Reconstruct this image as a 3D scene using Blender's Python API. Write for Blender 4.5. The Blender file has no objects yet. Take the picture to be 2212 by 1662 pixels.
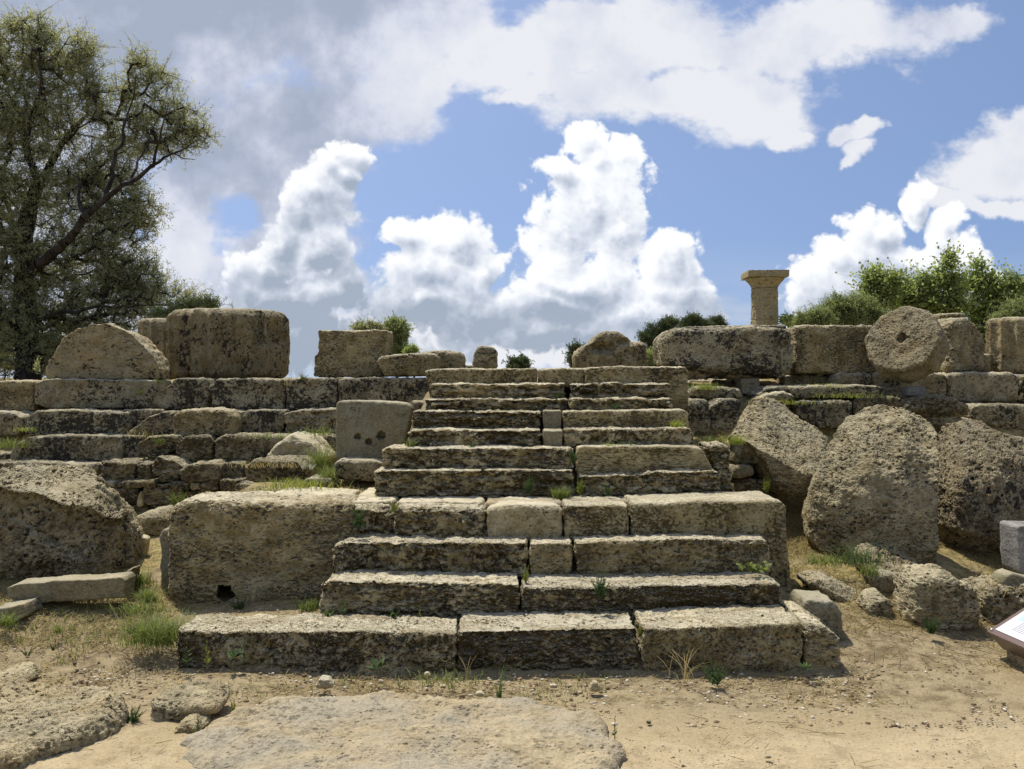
import bpy, math, random
import numpy as np
rng = np.random.default_rng(7)
random.seed(7)
scene = bpy.context.scene
COL = scene.collection

# ------------------------------------------------------------------ camera
FPX, CXP, HZ, EYE = 2000.0, 1106.0, 815.0, 2.0      # focal length and horizon in photo units (2212 wide)
cam_d = bpy.data.cameras.new('camera')
cam = bpy.data.objects.new('camera', cam_d); COL.objects.link(cam)
cam.location = (0, 0, EYE); cam.rotation_euler = (math.radians(90), 0, 0)
cam_d.sensor_width = 36.0; cam_d.lens = 36.0 * FPX / 2212.0
cam_d.shift_y = -(831.0 - HZ) / 2212.0
cam_d.clip_start = 0.05; cam_d.clip_end = 9000
scene.camera = cam
scene.render.resolution_x = 1024; scene.render.resolution_y = 769
scene.view_settings.view_transform = 'Standard'
scene.view_settings.look = 'None'
scene.view_settings.exposure = 0.17
scene.view_settings.gamma = 1.0

# ------------------------------------------------------------------ sun
SUN_DIR = np.array([-0.27, 0.40, 1.0]); SUN_DIR /= np.linalg.norm(SUN_DIR)   # towards the sun
sun_el = math.asin(SUN_DIR[2]); sun_az = math.atan2(SUN_DIR[0], SUN_DIR[1])
sd = bpy.data.lights.new('sun', 'SUN'); sd.energy = 4.2; sd.angle = math.radians(0.6); sd.color = (1.0, 0.94, 0.82)
so = bpy.data.objects.new('sun', sd); COL.objects.link(so)
from mathutils import Vector
so.rotation_euler = Vector(-SUN_DIR).to_track_quat('-Z', 'Y').to_euler()

# ------------------------------------------------------------------ node helper
class NB:
    def __init__(s, tree): s.dim = '3D'; s.t = tree; s.n = tree.nodes; s.l = tree.links
    def put(s, sock, v):
        if v is None: return
        if isinstance(v, bpy.types.NodeSocket): s.l.new(v, sock)
        elif isinstance(v, (int, float)):
            if sock.type in ('VECTOR',): sock.default_value = (v, v, v)
            elif sock.type == 'RGBA': sock.default_value = (v, v, v, 1)
            else: sock.default_value = v
        else:
            v = tuple(v)
            if sock.type == 'RGBA' and len(v) == 3: v = v + (1,)
            sock.default_value = v
    def m(s, op, a, b=None, c=None, clamp=False):
        n = s.n.new('ShaderNodeMath'); n.operation = op; n.use_clamp = clamp
        for i, v in enumerate((a, b, c)):
            if v is not None: s.put(n.inputs[i], v)
        return n.outputs[0]
    def v(s, op, a, b=None, c=None):
        n = s.n.new('ShaderNodeVectorMath'); n.operation = op
        for i, v in enumerate((a, b, c)):
            if v is not None: s.put(n.inputs[i], v)
        return n.outputs['Value'] if op in ('LENGTH', 'DOT_PRODUCT', 'DISTANCE') else n.outputs[0]
    def noise(s, vec, scale, detail=4, rough=0.5, lac=2.0, dist=0.0, col=False, ntype=None):
        n = s.n.new('ShaderNodeTexNoise'); n.noise_dimensions = s.dim
        if ntype: n.noise_type = ntype
        s.put(n.inputs['Vector'], vec); s.put(n.inputs['Scale'], scale); s.put(n.inputs['Detail'], detail)
        s.put(n.inputs['Roughness'], rough); s.put(n.inputs['Lacunarity'], lac); s.put(n.inputs['Distortion'], dist)
        return n.outputs['Color' if col else 'Fac']
    def vor(s, vec, scale, feature='F1', detail=0, rough=0.5, rnd=1.0, out='Distance', smooth=None):
        n = s.n.new('ShaderNodeTexVoronoi'); n.voronoi_dimensions = s.dim; n.feature = feature
        s.put(n.inputs['Vector'], vec); s.put(n.inputs['Scale'], scale)
        if 'Detail' in n.inputs: s.put(n.inputs['Detail'], detail)
        if 'Roughness' in n.inputs: s.put(n.inputs['Roughness'], rough)
        if smooth is not None: s.put(n.inputs['Smoothness'], smooth)
        s.put(n.inputs['Randomness'], rnd)
        return n.outputs[out]
    def mr(s, val, a, b, c=0.0, d=1.0, smooth=True):
        n = s.n.new('ShaderNodeMapRange'); n.interpolation_type = 'SMOOTHSTEP' if smooth else 'LINEAR'
        s.put(n.inputs[0], val)
        for i, v in enumerate((a, b, c, d)): s.put(n.inputs[i + 1], v)
        return n.outputs[0]
    def mix(s, f, a, b, blend='MIX'):
        n = s.n.new('ShaderNodeMix'); n.data_type = 'RGBA'; n.blend_type = blend
        s.put(n.inputs[0], f); s.put(n.inputs[6], a); s.put(n.inputs[7], b)
        return n.outputs[2]
    def sep(s, vec):
        n = s.n.new('ShaderNodeSeparateXYZ'); s.put(n.inputs[0], vec); return n.outputs
    def comb(s, x, y, z):
        n = s.n.new('ShaderNodeCombineXYZ'); s.put(n.inputs[0], x); s.put(n.inputs[1], y); s.put(n.inputs[2], z); return n.outputs[0]

# ------------------------------------------------------------------ sky: Nishita air with procedural clouds by direction
world = bpy.data.worlds.new('World'); scene.world = world; world.use_nodes = True
wt = world.node_tree; wt.nodes.clear(); W = NB(wt)

def blobs_group(name, blobs, holes=()):
    g = bpy.data.node_groups.new(name, 'ShaderNodeTree')
    g.interface.new_socket('P', in_out='INPUT', socket_type='NodeSocketVector')
    g.interface.new_socket('D', in_out='OUTPUT', socket_type='NodeSocketFloat')
    gi = g.nodes.new('NodeGroupInput'); go = g.nodes.new('NodeGroupOutput'); B = NB(g)
    cur = None
    for (x, y, rx, ry) in blobs:
        q = B.v('MULTIPLY_ADD', gi.outputs[0], (100.0 / rx, 100.0 / ry, 0), (-x / rx, -y / ry, 0))
        q = B.v('LENGTH', q)
        cur = q if cur is None else B.m('SMOOTH_MIN', cur, q, 0.10)
    d = B.m('SUBTRACT', 1.0, cur)
    for (x, y, rx, ry) in holes:
        q = B.v('LENGTH', B.v('MULTIPLY_ADD', gi.outputs[0], (100.0 / rx, 100.0 / ry, 0), (-x / rx, -y / ry, 0)))
        d = B.m('MINIMUM', d, B.m('MULTIPLY', B.m('SUBTRACT', q, 0.75), 0.55))
    g.links.new(d, go.inputs[0])
    return g

CUM = [(1275,345,60,45),  # towering white cumulus (x, y, rx, ry) in sky directions
 (1262,300,62,52),(1350,335,62,50),(1195,372,66,40),(1275,420,140,105),(1215,500,105,95),(1330,500,105,95),(1250,590,150,60),(1200,640,130,80),
 (975,520,92,62),(880,525,66,42),(935,575,140,62),(1045,575,60,58),(880,650,190,70),(1010,665,190,75),
 (1452,560,74,74),(1470,620,82,66),(1325,610,95,62),(1380,690,190,75),(1180,720,330,62),
 (770,345,46,34),(735,375,40,40),(680,430,85,85),(690,520,90,90),(590,560,110,60),(600,640,130,95),(520,700,110,90),(700,650,110,60),(650,740,160,70),(640,470,70,60),(600,520,60,60),(700,430,60,70),(740,600,50,60),
 (1895,500,80,52),(1975,425,36,60),(2045,480,52,55),(1850,555,110,62),(1960,560,140,66),(1775,610,90,80),(2080,560,78,70),(1790,700,120,90),(1950,640,160,70),(2100,620,90,60),
]
STR = [  # high soft sheet
 (1400,90,420,120),(1150,120,250,90),(1750,80,330,90),(2040,50,130,55),(1450,220,330,62),(1640,230,160,70),(1700,290,62,36),(1250,190,210,50),
 (1835,282,48,26),(1872,268,36,18),(1858,322,32,34),(1840,350,24,16),(2150,360,150,95),(2060,430,90,40),(2190,300,80,60),(2180,450,160,30),
 (300,60,560,250),(60,380,330,260),(150,650,300,170),(640,330,170,120),(700,260,140,110),(420,520,80,160),(600,560,190,260),(560,420,160,120),(800,60,330,190),(560,260,290,120),(820,240,160,110),(900,200,120,80),(420,440,110,190),(400,600,110,110),(1000,110,120,120),(560,400,120,70),
 (1100,745,900,62),(1500,770,600,45),(700,720,400,90),(1120,205,90,22),(1570,200,240,110),
]
gC = blobs_group('cumulus_field', CUM); gS = blobs_group('sheet_field', STR, [(508, 488, 46, 52)])
def grp(g, vec):
    n = wt.nodes.new('ShaderNodeGroup'); n.node_tree = g; W.put(n.inputs[0], vec); return n.outputs[0]

tc = wt.nodes.new('ShaderNodeTexCoord'); d = W.v('NORMALIZE', tc.outputs['Generated'])
dx, dy, dz = W.sep(d)
dys = W.m('MAXIMUM', dy, 0.12)
U = W.m('MULTIPLY_ADD', W.m('DIVIDE', dx, dys), FPX / 100, CXP / 100)
V = W.m('MULTIPLY_ADD', W.m('DIVIDE', dz, dys), -FPX / 100, HZ / 100)
P = W.comb(U, V, 0.0); W.dim = '2D'

def warp(vec, scale, amp, detail, rough=0.5):
    n = W.noise(vec, scale, detail, rough, col=True)
    n = W.v('SUBTRACT', n, (0.5, 0.5, 0.5))
    return W.v('ADD', vec, W.v('MULTIPLY', n, (amp, amp, 0)))
def cum_density(vec):
    p = warp(vec, 0.55, 1.1, 3)
    base = grp(gC, p)
    b1 = W.vor(warp(vec, 2.5, 0.28, 2), 1.5, 'SMOOTH_F1', 2.6, 0.55, smooth=0.25)
    return W.m('ADD', base, W.m('MULTIPLY', W.m('SUBTRACT', 0.80, b1), 0.52))
c0 = cum_density(P)
c1 = cum_density(W.v('ADD', P, (-0.16, -0.26, 0)))
c0 = W.m('ADD', c0, W.m('MULTIPLY', W.m('SUBTRACT', W.noise(P, 9.0, 4, 0.65), 0.5), 0.26))
aC = W.mr(c0, -0.03, 0.27)
lit = W.m('MULTIPLY_ADD', W.m('SUBTRACT', c0, c1), 0.85, 0.84)         # towards the sun is thinner: lit
nB = W.noise(P, 0.55, 4, 0.5)
depthv = W.m('ADD', W.mr(V, 3.0, 7.6, 0.14, -0.20, smooth=False), W.mr(V, 5.6, 7.4, 0.0, -0.50))
broad = W.m('MULTIPLY', W.m('SUBTRACT', nB, 0.5), 1.1)
thick = W.mr(c0, 0.1, 0.9, 0.12, -0.22)
leftdim = W.mr(U, 7.2, 9.2, -0.40, 0.0)
tone = W.m('ADD', W.m('ADD', W.m('ADD', lit, broad), W.m('ADD', depthv, leftdim)), thick, clamp=True)
rC = wt.nodes.new('ShaderNodeValToRGB'); W.put(rC.inputs[0], tone)
cr = rC.color_ramp; cr.elements[0].position = 0.0; cr.elements[0].color = (0.33, 0.39, 0.48, 1)
cr.elements[1].position = 1.0; cr.elements[1].color = (0.93, 0.94, 0.95, 1)
for pos, c in ((0.3, (0.48, 0.53, 0.62, 1)), (0.55, (0.66, 0.70, 0.78, 1)), (0.8, (0.84, 0.86, 0.89, 1))):
    e = cr.elements.new(pos); e.color = c

ps = warp(P, 0.42, 1.5, 5, 0.55)
s0 = grp(gS, ps)
sn = W.noise(W.v('MULTIPLY', P, (0.8, 1.2, 1)), 1.3, 6, 0.6)
sd_ = W.m('ADD', s0, W.m('MULTIPLY', W.m('SUBTRACT', sn, 0.5), 0.95))
aS = W.mr(sd_, -0.06, 0.42)
sb = W.mr(U, 7.0, 11.5, 0.10, 1.0)                    # the sheet is grey over the left, bright over the right
ln = W.noise(W.v('ADD', P, (31, 7, 0)), 0.42, 6, 0.58)
sb = W.m('ADD', sb, W.m('MULTIPLY', W.m('SUBTRACT', ln, 0.5), 2.1))
sb = W.m('ADD', sb, W.mr(V, 0.6, 5.0, -0.12, 0.45, smooth=False))
sb = W.m('ADD', sb, W.mr(U, 15, 22, 0.0, -0.12), clamp=True)
rS = wt.nodes.new('ShaderNodeValToRGB'); W.put(rS.inputs[0], sb)
cr = rS.color_ramp; cr.elements[0].position = 0.0; cr.elements[0].color = (0.34, 0.39, 0.49, 1)
cr.elements[1].position = 1.0; cr.elements[1].color = (0.76, 0.77, 0.81, 1)
for pos, c in ((0.25, (0.42, 0.46, 0.57, 1)), (0.6, (0.63, 0.66, 0.75, 1))):
    e = cr.elements.new(pos); e.color = c

# clear air
sky = wt.nodes.new('ShaderNodeTexSky'); sky.sky_type = 'NISHITA'; sky.sun_disc = False
sky.sun_elevation = sun_el; sky.sun_rotation = sun_az; sky.air_density = 1.0; sky.dust_density = 1.0; sky.ozone_density = 1.0
SKY_STR = 0.10
W.put(sky.inputs[0], W.v('NORMALIZE', W.comb(dx, dy, W.m('ADD', W.m('ABSOLUTE', dz), 0.30))))
air = W.v('MULTIPLY', sky.outputs[0], (SKY_STR * 1.14, SKY_STR * 1.17, SKY_STR * 1.24))
# clouds behind and beside the view: broken noise cover
W.dim = '3D'
pb = W.v('DIVIDE', d, W.m('ADD', W.m('ABSOLUTE', dz), 0.25))
nb = W.noise(pb, 1.6, 3, 0.55)
ab = W.mr(nb, 0.50, 0.62)
colb = W.mix(W.noise(pb, 3.0, 3, 0.5), (0.5, 0.55, 0.64), (0.95, 0.96, 1.0))
front = W.m('MULTIPLY', W.mr(dy, 0.50, 0.66), W.m('MULTIPLY', W.mr(dz, 0.50, 0.40), W.mr(dz, -0.03, -0.02)))
colb = W.mix(ab, air, colb)
hz = W.m('MULTIPLY', W.mr(V, 5.0, 7.6, 0.0, 0.85), W.mr(W.noise(W.v('MULTIPLY', P, (0.5, 1.3, 1)), 0.9, 5, 0.55), 0.30, 0.62))   # pale vapour low over the horizon
air_h = W.mix(hz, air, (0.50, 0.56, 0.64))
col = W.mix(W.m('MULTIPLY', aS, 0.96), air_h, rS.outputs[0])
col = W.mix(W.m('MULTIPLY', aC, 0.97), col, rC.outputs[0])
bg = wt.nodes.new('ShaderNodeBackground'); W.put(bg.inputs[0], col); bg.inputs[1].default_value = 1.0
bg2 = wt.nodes.new('ShaderNodeBackground'); W.put(bg2.inputs[0], colb); bg2.inputs[1].default_value = 1.0
ms = wt.nodes.new('ShaderNodeMixShader'); W.put(ms.inputs[0], front)
wt.links.new(bg2.outputs[0], ms.inputs[1]); wt.links.new(bg.outputs[0], ms.inputs[2])
wo = wt.nodes.new('ShaderNodeOutputWorld'); wt.links.new(ms.outputs[0], wo.inputs[0])
world.cycles.sampling_method = 'MANUAL'; world.cycles.sample_map_resolution = 512
# ------------------------------------------------------------------ numpy noise
def _hash(ix, iy, iz, seed):
    h = (ix * 374761393 + iy * 668265263 + iz * 2147483647 + seed * 1274126177) & 0xFFFFFFFF
    h = ((h ^ (h >> 13)) * 1274126177) & 0xFFFFFFFF
    h = ((h ^ (h >> 16)) * 2246822519) & 0xFFFFFFFF
    return ((h ^ (h >> 15)) & 0xFFFFFF) / float(0xFFFFFF) * 2 - 1
def vnoise(p, seed=0):
    i = np.floor(p).astype(np.int64); f = p - i; f = f * f * (3 - 2 * f)
    r = 0
    for a in (0, 1):
        wa = f[:, 0] if a else 1 - f[:, 0]
        for b in (0, 1):
            wb = f[:, 1] if b else 1 - f[:, 1]
            for c in (0, 1):
                wc = f[:, 2] if c else 1 - f[:, 2]
                r = r + wa * wb * wc * _hash(i[:, 0] + a, i[:, 1] + b, i[:, 2] + c, seed)
    return r
def fbm(p, octv=4, rough=0.5, seed=0, lac=2.03):
    r = 0; a = 1.0; t = 0
    for o in range(octv):
        r = r + a * vnoise(p + 17.3 * o, seed + o); t += a; a *= rough; p = p * lac
    return r / t
def ridge(p, octv=3, seed=0):
    r = 0; a = 1.0; t = 0
    for o in range(octv):
        r = r + a * (1 - 2 * np.abs(vnoise(p + 9.1 * o, seed + o))); t += a; a *= 0.5; p = p * 2.1
    return r / t

# ------------------------------------------------------------------ picture unit -> world on the plane y = D
def wx(px, D): return (px - CXP) * D / FPX
def wz(py, D): return EYE - (py - HZ) * D / FPX
def at(px, py, D): return (wx(px, D), D, wz(py, D))
def depth_at(py, z): return (EYE - z) * FPX / (py - HZ)

def tag(o, label, cat, group=None, kind=None):
    if label: o['label'] = label
    if cat: o['category'] = cat
    if group: o['group'] = group
    if kind: o['kind'] = kind
    return o
def mesh_np(name, V, F, mat, smooth=True, loc=None):
    """V (n,3), F (m,4) or (m,3) index arrays; origin at the base centre unless loc is given"""
    V = np.asarray(V, dtype=np.float64); F = np.asarray(F, dtype=np.int64)
    if loc is None:
        mn, mx = V.min(0), V.max(0); loc = np.array([(mn[0] + mx[0]) / 2, (mn[1] + mx[1]) / 2, mn[2]])
    loc = np.asarray(loc, dtype=np.float64)
    me = bpy.data.meshes.new(name)
    k = F.shape[1]
    me.vertices.add(len(V)); me.vertices.foreach_set('co', (V - loc).astype(np.float32).ravel())
    me.loops.add(F.size); me.loops.foreach_set('vertex_index', F.astype(np.int32).ravel())
    me.polygons.add(len(F)); me.polygons.foreach_set('loop_start', np.arange(0, F.size, k, dtype=np.int32))
    me.polygons.foreach_set('loop_total', np.full(len(F), k, dtype=np.int32))
    me.update(calc_edges=True)
    if smooth: me.polygons.foreach_set('use_smooth', np.ones(len(F), dtype=bool))
    if mat is not None: me.materials.append(mat)
    o = bpy.data.objects.new(name, me); COL.objects.link(o); o.location = loc
    return o
def vnormals(V, F):
    n = np.zeros_like(V)
    a, b, c = V[F[:, 0]], V[F[:, 1]], V[F[:, 2]]
    fn = np.cross(b - a, c - a)
    if F.shape[1] == 4: fn = np.cross(V[F[:, 2]] - V[F[:, 0]], V[F[:, 3]] - V[F[:, 1]])
    for k in range(F.shape[1]):
        for ax in range(3): n[:, ax] += np.bincount(F[:, k], fn[:, ax], minlength=len(V))
    return n / np.maximum(np.linalg.norm(n, axis=1, keepdims=True), 1e-12)

def lattice(nx, ny, nz):
    """surface lattice of a box: returns (P in [0,1]^3, quads) with welded vertices; axes x, y, z"""
    quads = []; keys = []
    def key(i, j, k): return (i * (ny + 1) + j) * (nz + 1) + k
    def face(A, B, fn):
        I, J = np.meshgrid(np.arange(A), np.arange(B), indexing='ij'); I = I.ravel(); J = J.ravel()
        return np.stack([fn(I, J), fn(I + 1, J), fn(I + 1, J + 1), fn(I, J + 1)], 1)
    Z = np.zeros
    quads.append(face(nx, nz, lambda i, k: key(i, 0 * i, k)))                       # front (-y)
    quads.append(face(nz, nx, lambda k, i: key(i, 0 * i + ny, k)))                  # back
    quads.append(face(nx, ny, lambda i, j: key(i, j, 0 * i + nz)))                  # top
    quads.append(face(ny, nx, lambda j, i: key(i, j, 0 * i)))                       # bottom
    quads.append(face(ny, nz, lambda j, k: key(0 * j + nx, j, k)))                  # right
    quads.append(face(nz, ny, lambda k, j: key(0 * j, j, k)))                       # left
    q = np.concatenate(quads)
    u, inv = np.unique(q.ravel(), return_inverse=True)
    F = inv.reshape(-1, 4)
    k = u % (nz + 1); j = (u // (nz + 1)) % (ny + 1); i = u // ((nz + 1) * (ny + 1))
    return np.stack([i / nx, j / ny, k / nz], 1), F

def _resample(pts, t):
    pts = np.asarray(pts, float); seg = np.linalg.norm(np.diff(pts, axis=0), axis=1); L = np.concatenate([[0], np.cumsum(seg)])
    L = L / max(L[-1], 1e-9)
    return np.stack([np.interp(t, L, pts[:, 0]), np.interp(t, L, pts[:, 1])], 1)

_sid = [0]
def stone(label, outline, D, T, mat, cat='stone block', name='stone_block', group=None, r=0.03, amp=0.012, lay=0.0, cell=None,
          relief=None, bs=1.0, lean=0.0, yaw=0.0, sink=0, big=0.0, chip=0.0, jit=1.0, parent=None, loc=None, post=None):
    """A stone whose outline seen from the front is given in photo units on the plane y = D; T is its thickness in metres."""
    _sid[0] += 1; sid = _sid[0]; R = np.random.default_rng(sid * 13 + 5)
    if len(outline) == 4 and not hasattr(outline[0], '__len__'):
        x0, y0, x1, y1 = outline
        j = lambda: R.uniform(-1.3, 1.3) * jit
        outline = [(x0 + j(), y0 + j()), ((x0 + x1) / 2, y0 + j()), (x1 + j(), y0 + j()), (x1 + j(), y1), (x0 + j(), y1)]
    if sink:
        ys = [b for _, b in outline]; lo, hi = min(ys), max(ys)
        outline = [(a, b + (sink if b > lo + 0.68 * (hi - lo) else 0)) for a, b in outline]
    P = np.array([(wx(a, D), wz(b, D)) for a, b in outline])
    n = len(P); c0 = P.min(0); sz = P.max(0) - c0; Q = (P - c0) / sz
    tl = int(np.argmax(-Q[:, 0] + Q[:, 1])); tr = int(np.argmax(Q[:, 0] + Q[:, 1])); br = int(np.argmax(Q[:, 0] - Q[:, 1])); bl = int(np.argmax(-Q[:, 0] - Q[:, 1]))
    def run(a, b):
        out = [P[a]]; i = a
        while i != b: i = (i + 1) % n; out.append(P[i])
        return out
    top = run(tl, tr); right = run(tr, br); bot = run(br, bl)[::-1]; left = run(bl, tl)
    right = right[::-1]                                     # bottom -> top
    Wd, Hd = sz
    if cell is None: cell = max(D * 0.00125, 0.006)
    nx = int(np.clip(Wd / cell, 6, 420)); nz = int(np.clip(Hd / cell, 5, 260)); ny = int(np.clip(T / (cell * 2.2), 4, 110))
    L, F = lattice(nx, ny, nz)
    L[:, 1] = L[:, 1] ** 1.35
    h = np.array([Wd, T, Hd]) / 2
    rr = min(r, h.min() * 0.95)
    B = (L * 2 - 1) * h
    q = np.clip(B, -(h - rr), h - rr); dv = B - q; ln = np.linalg.norm(dv, axis=1, keepdims=True)
    # round the edges by ray-like projection onto the rounded box
    mxn = np.max(np.abs(dv), axis=1, keepdims=True)
    B = q + np.where(ln > 1e-9, dv / np.maximum(ln, 1e-9) * mxn, 0)
    S = B / (2 * h) + 0.5
    s, w, t = S[:, 0], S[:, 1], S[:, 2]
    ct = _resample(top, s); cb = _resample(bot, s); cl = _resample(left, t); cr_ = _resample(right, t)
    s_, t_ = s[:, None], t[:, None]
    TL, TR, BL, BR = P[tl], P[tr], P[bl], P[br]
    C = (1 - t_) * cb + t_ * ct + (1 - s_) * cl + s_ * cr_ - ((1 - s_) * (1 - t_) * BL + s_ * (1 - t_) * BR + (1 - s_) * t_ * TL + s_ * t_ * TR)
    cen = np.array([P[:, 0].mean(), P[:, 1].min()])
    k = 1 - (1 - bs) * w[:, None]
    C = cen + (C - cen) * k
    y = D + w * T
    if relief is not None:
        px = C[:, 0] * FPX / D + CXP; py = HZ - (C[:, 1] - EYE) * FPX / D
        rl = relief(px, py) * (1 - w); y = y + rl
        C = np.array([0.0, EYE]) + (C - np.array([0.0, EYE])) * (1 + rl / D)[:, None]      # traced edge lies where the surface really is
    y = y + (C[:, 1] - P[:, 1].min()) * lean
    V = np.stack([C[:, 0], y, C[:, 1]], 1)
    if yaw:
        cx = V[:, 0].mean(); V[:, 1] += (V[:, 0] - cx) * yaw
    N = vnormals(V, F)
    off = R.uniform(0, 60, 3); X = V + off
    e = np.zeros(len(V))
    if big: e += big * fbm(X * (1.6 / max(min(Wd, Hd, 1.2), 0.3)), 3, 0.5, sid)
    if amp: e += amp * (fbm(X * 7, 4, 0.6, sid + 3) * 1.3 + 0.5 * ridge(X * 13, 2, sid + 5) - 0.2)
    if lay:
        Xl = X * np.array([2.2, 2.2, 17.0]); g = fbm(Xl, 3, 0.55, sid + 9); m = fbm(X * 3.1, 2, 0.5, sid + 11)
        side = np.clip(1 - np.abs(N[:, 2]), 0, 1)
        e += side * lay * (-np.clip(np.abs(g) * 2.2, 0, 1) * (0.6 + m))
        pit = fbm(X * np.array([9, 9, 16]), 3, 0.6, sid + 12)
        e -= side * lay * 0.9 * np.clip((pit - 0.12) * 4, 0, 1)
    if chip:
        c = fbm(X * 3.3, 3, 0.5, sid + 21); e -= chip * np.clip((c - 0.25) * 3, 0, 1)
    V = V + N * e[:, None]
    if post is not None: V = post(V, N)
    o = mesh_np(name, V, F, mat, loc=loc)
    if parent is not None: o.parent = parent
    else: tag(o, label, cat, group)
    return o

def drum(label, c, axis, rad, hgt, mat, cat='column drum', name='column_drum', group=None, flutes=0, fd=0.04, amp=0.012, cell=0.014, up=(0, 0, 1),
         chip=0.03, hole=0.0, rim=0.03, rtop=1.0, cut=None, hang=0.0, post=None, octa=0.0):
    """A (fluted) drum: c = centre of the cap that faces along -axis ... the body runs from c along axis for hgt."""
    _sid[0] += 1; sid = _sid[0]; R = np.random.default_rng(sid * 13 + 5)
    A = np.array(axis, float); A /= np.linalg.norm(A); Uv = np.cross(up, A)
    if np.linalg.norm(Uv) < 1e-3: Uv = np.array([1., 0, 0])
    Uv /= np.linalg.norm(Uv); Vv = np.cross(A, Uv)
    nt = int(2 * math.pi * rad / cell); nh = max(int(hgt / cell), 4); nr = max(int(rad / cell), 5)
    th = np.arange(nt) / nt * 2 * math.pi
    rows = []                                                # rings: cap0 centre -> rim -> side -> rim -> cap1 centre
    for i in range(1, nr): rows.append((i / nr, 0.0))
    for i in range(nh + 1): rows.append((1.0, i / nh))
    for i in range(nr - 1, 0, -1): rows.append((i / nr, 1.0))
    rows = np.array(rows); K = len(rows)
    RR, TT = np.meshgrid(rows[:, 0], th, indexing='ij'); HH, _ = np.meshgrid(rows[:, 1], th, indexing='ij')
    rf = rad * (1 - (1 - rtop) * HH)
    fl = np.ones_like(TT)
    if flutes:
        u = (TT * flutes / (2 * math.pi)) % 1.0; fl = 1 - fd / rad * 4 * u * (1 - u)
    fl = fl * (1 + octa * np.cos(8 * TT + 0.5))
    edge = np.minimum(HH, 1 - HH) * hgt; rnd = np.where(RR > 0.999, 1 - rim / rad * np.clip(1 - edge / rim, 0, 1) ** 2, 1.0 - rim / rad)
    rho = RR * rf * fl * rnd
    V = (np.array(c)[None, None] + Uv * (rho * np.cos(TT))[..., None] + Vv * (rho * np.sin(TT))[..., None] + A * (HH * hgt)[..., None]).reshape(-1, 3)
    la = (rho * np.cos(TT)).ravel(); lb = (rho * np.sin(TT)).ravel()
    c0 = len(V); V = np.vstack([V, np.array(c), np.array(c) + A * hgt]); la = np.append(la, [0, 0]); lb = np.append(lb, [0, 0])
    I, J = np.meshgrid(np.arange(K - 1), np.arange(nt), indexing='ij'); I = I.ravel(); J = J.ravel(); J2 = (J + 1) % nt
    F = np.stack([I * nt + J, (I + 1) * nt + J, (I + 1) * nt + J2, I * nt + J2], 1)[:, ::-1]
    j = np.arange(nt); j2 = (j + 1) % nt
    f0 = np.stack([np.full(nt, c0), np.full(nt, c0), j, j2], 1)          # degenerate quads at the caps' centres become triangles below
    F = np.vstack([F])
    tri0 = np.stack([np.full(nt, c0), j2, j], 1); tri1 = np.stack([np.full(nt, c0 + 1), (K - 1) * nt + j, (K - 1) * nt + j2], 1)
    Fq = F; N = vnormals(V, np.vstack([np.stack([Fq[:, 0], Fq[:, 1], Fq[:, 2]], 1), np.stack([Fq[:, 0], Fq[:, 2], Fq[:, 3]], 1), tri0[:, ::-1], tri1[:, ::-1]]))
    cc = V.mean(0)
    if ((V - cc) * N).sum(1).mean() < 0: N = -N; flip = True
    else: flip = False
    X = V + R.uniform(0, 60, 3)
    e = amp * (fbm(X * 7, 4, 0.6, sid) * 1.3 + 0.5 * ridge(X * 13, 2, sid + 5) - 0.2)
    if chip: e -= chip * np.clip((fbm(X * 3.0, 3, 0.55, sid + 7) - 0.2) * 3, 0, 1)
    V = V + N * e[:, None]
    if hole:
        hh = np.append(HH.ravel(), [0, 1]); m = (np.maximum(np.abs(la * 0.8 + lb * 0.6), np.abs(lb * 0.8 - la * 0.6)) < hole) & (hh < 0.001)
        V[m] += A * 0.07
    if post is not None: V = post(V, N)
    T3 = np.vstack([np.stack([Fq[:, 0], Fq[:, 1], Fq[:, 2]], 1), np.stack([Fq[:, 0], Fq[:, 2], Fq[:, 3]], 1), tri0[:, ::-1], tri1[:, ::-1]])
    if flip: T3 = T3[:, ::-1]
    o = mesh_np(name, V, T3, mat); tag(o, label, cat, group)
    return o

# ------------------------------------------------------------------ materials
def new_mat(name):
    m = bpy.data.materials.new(name); m.use_nodes = True; t = m.node_tree; t.nodes.clear()
    out = t.nodes.new('ShaderNodeOutputMaterial'); b = t.nodes.new('ShaderNodeBsdfPrincipled')
    t.links.new(b.outputs[0], out.inputs[0]); b.inputs['Specular IOR Level'].default_value = 0.2; b.inputs['Roughness'].default_value = 0.95
    return m, NB(t), b, out

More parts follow.
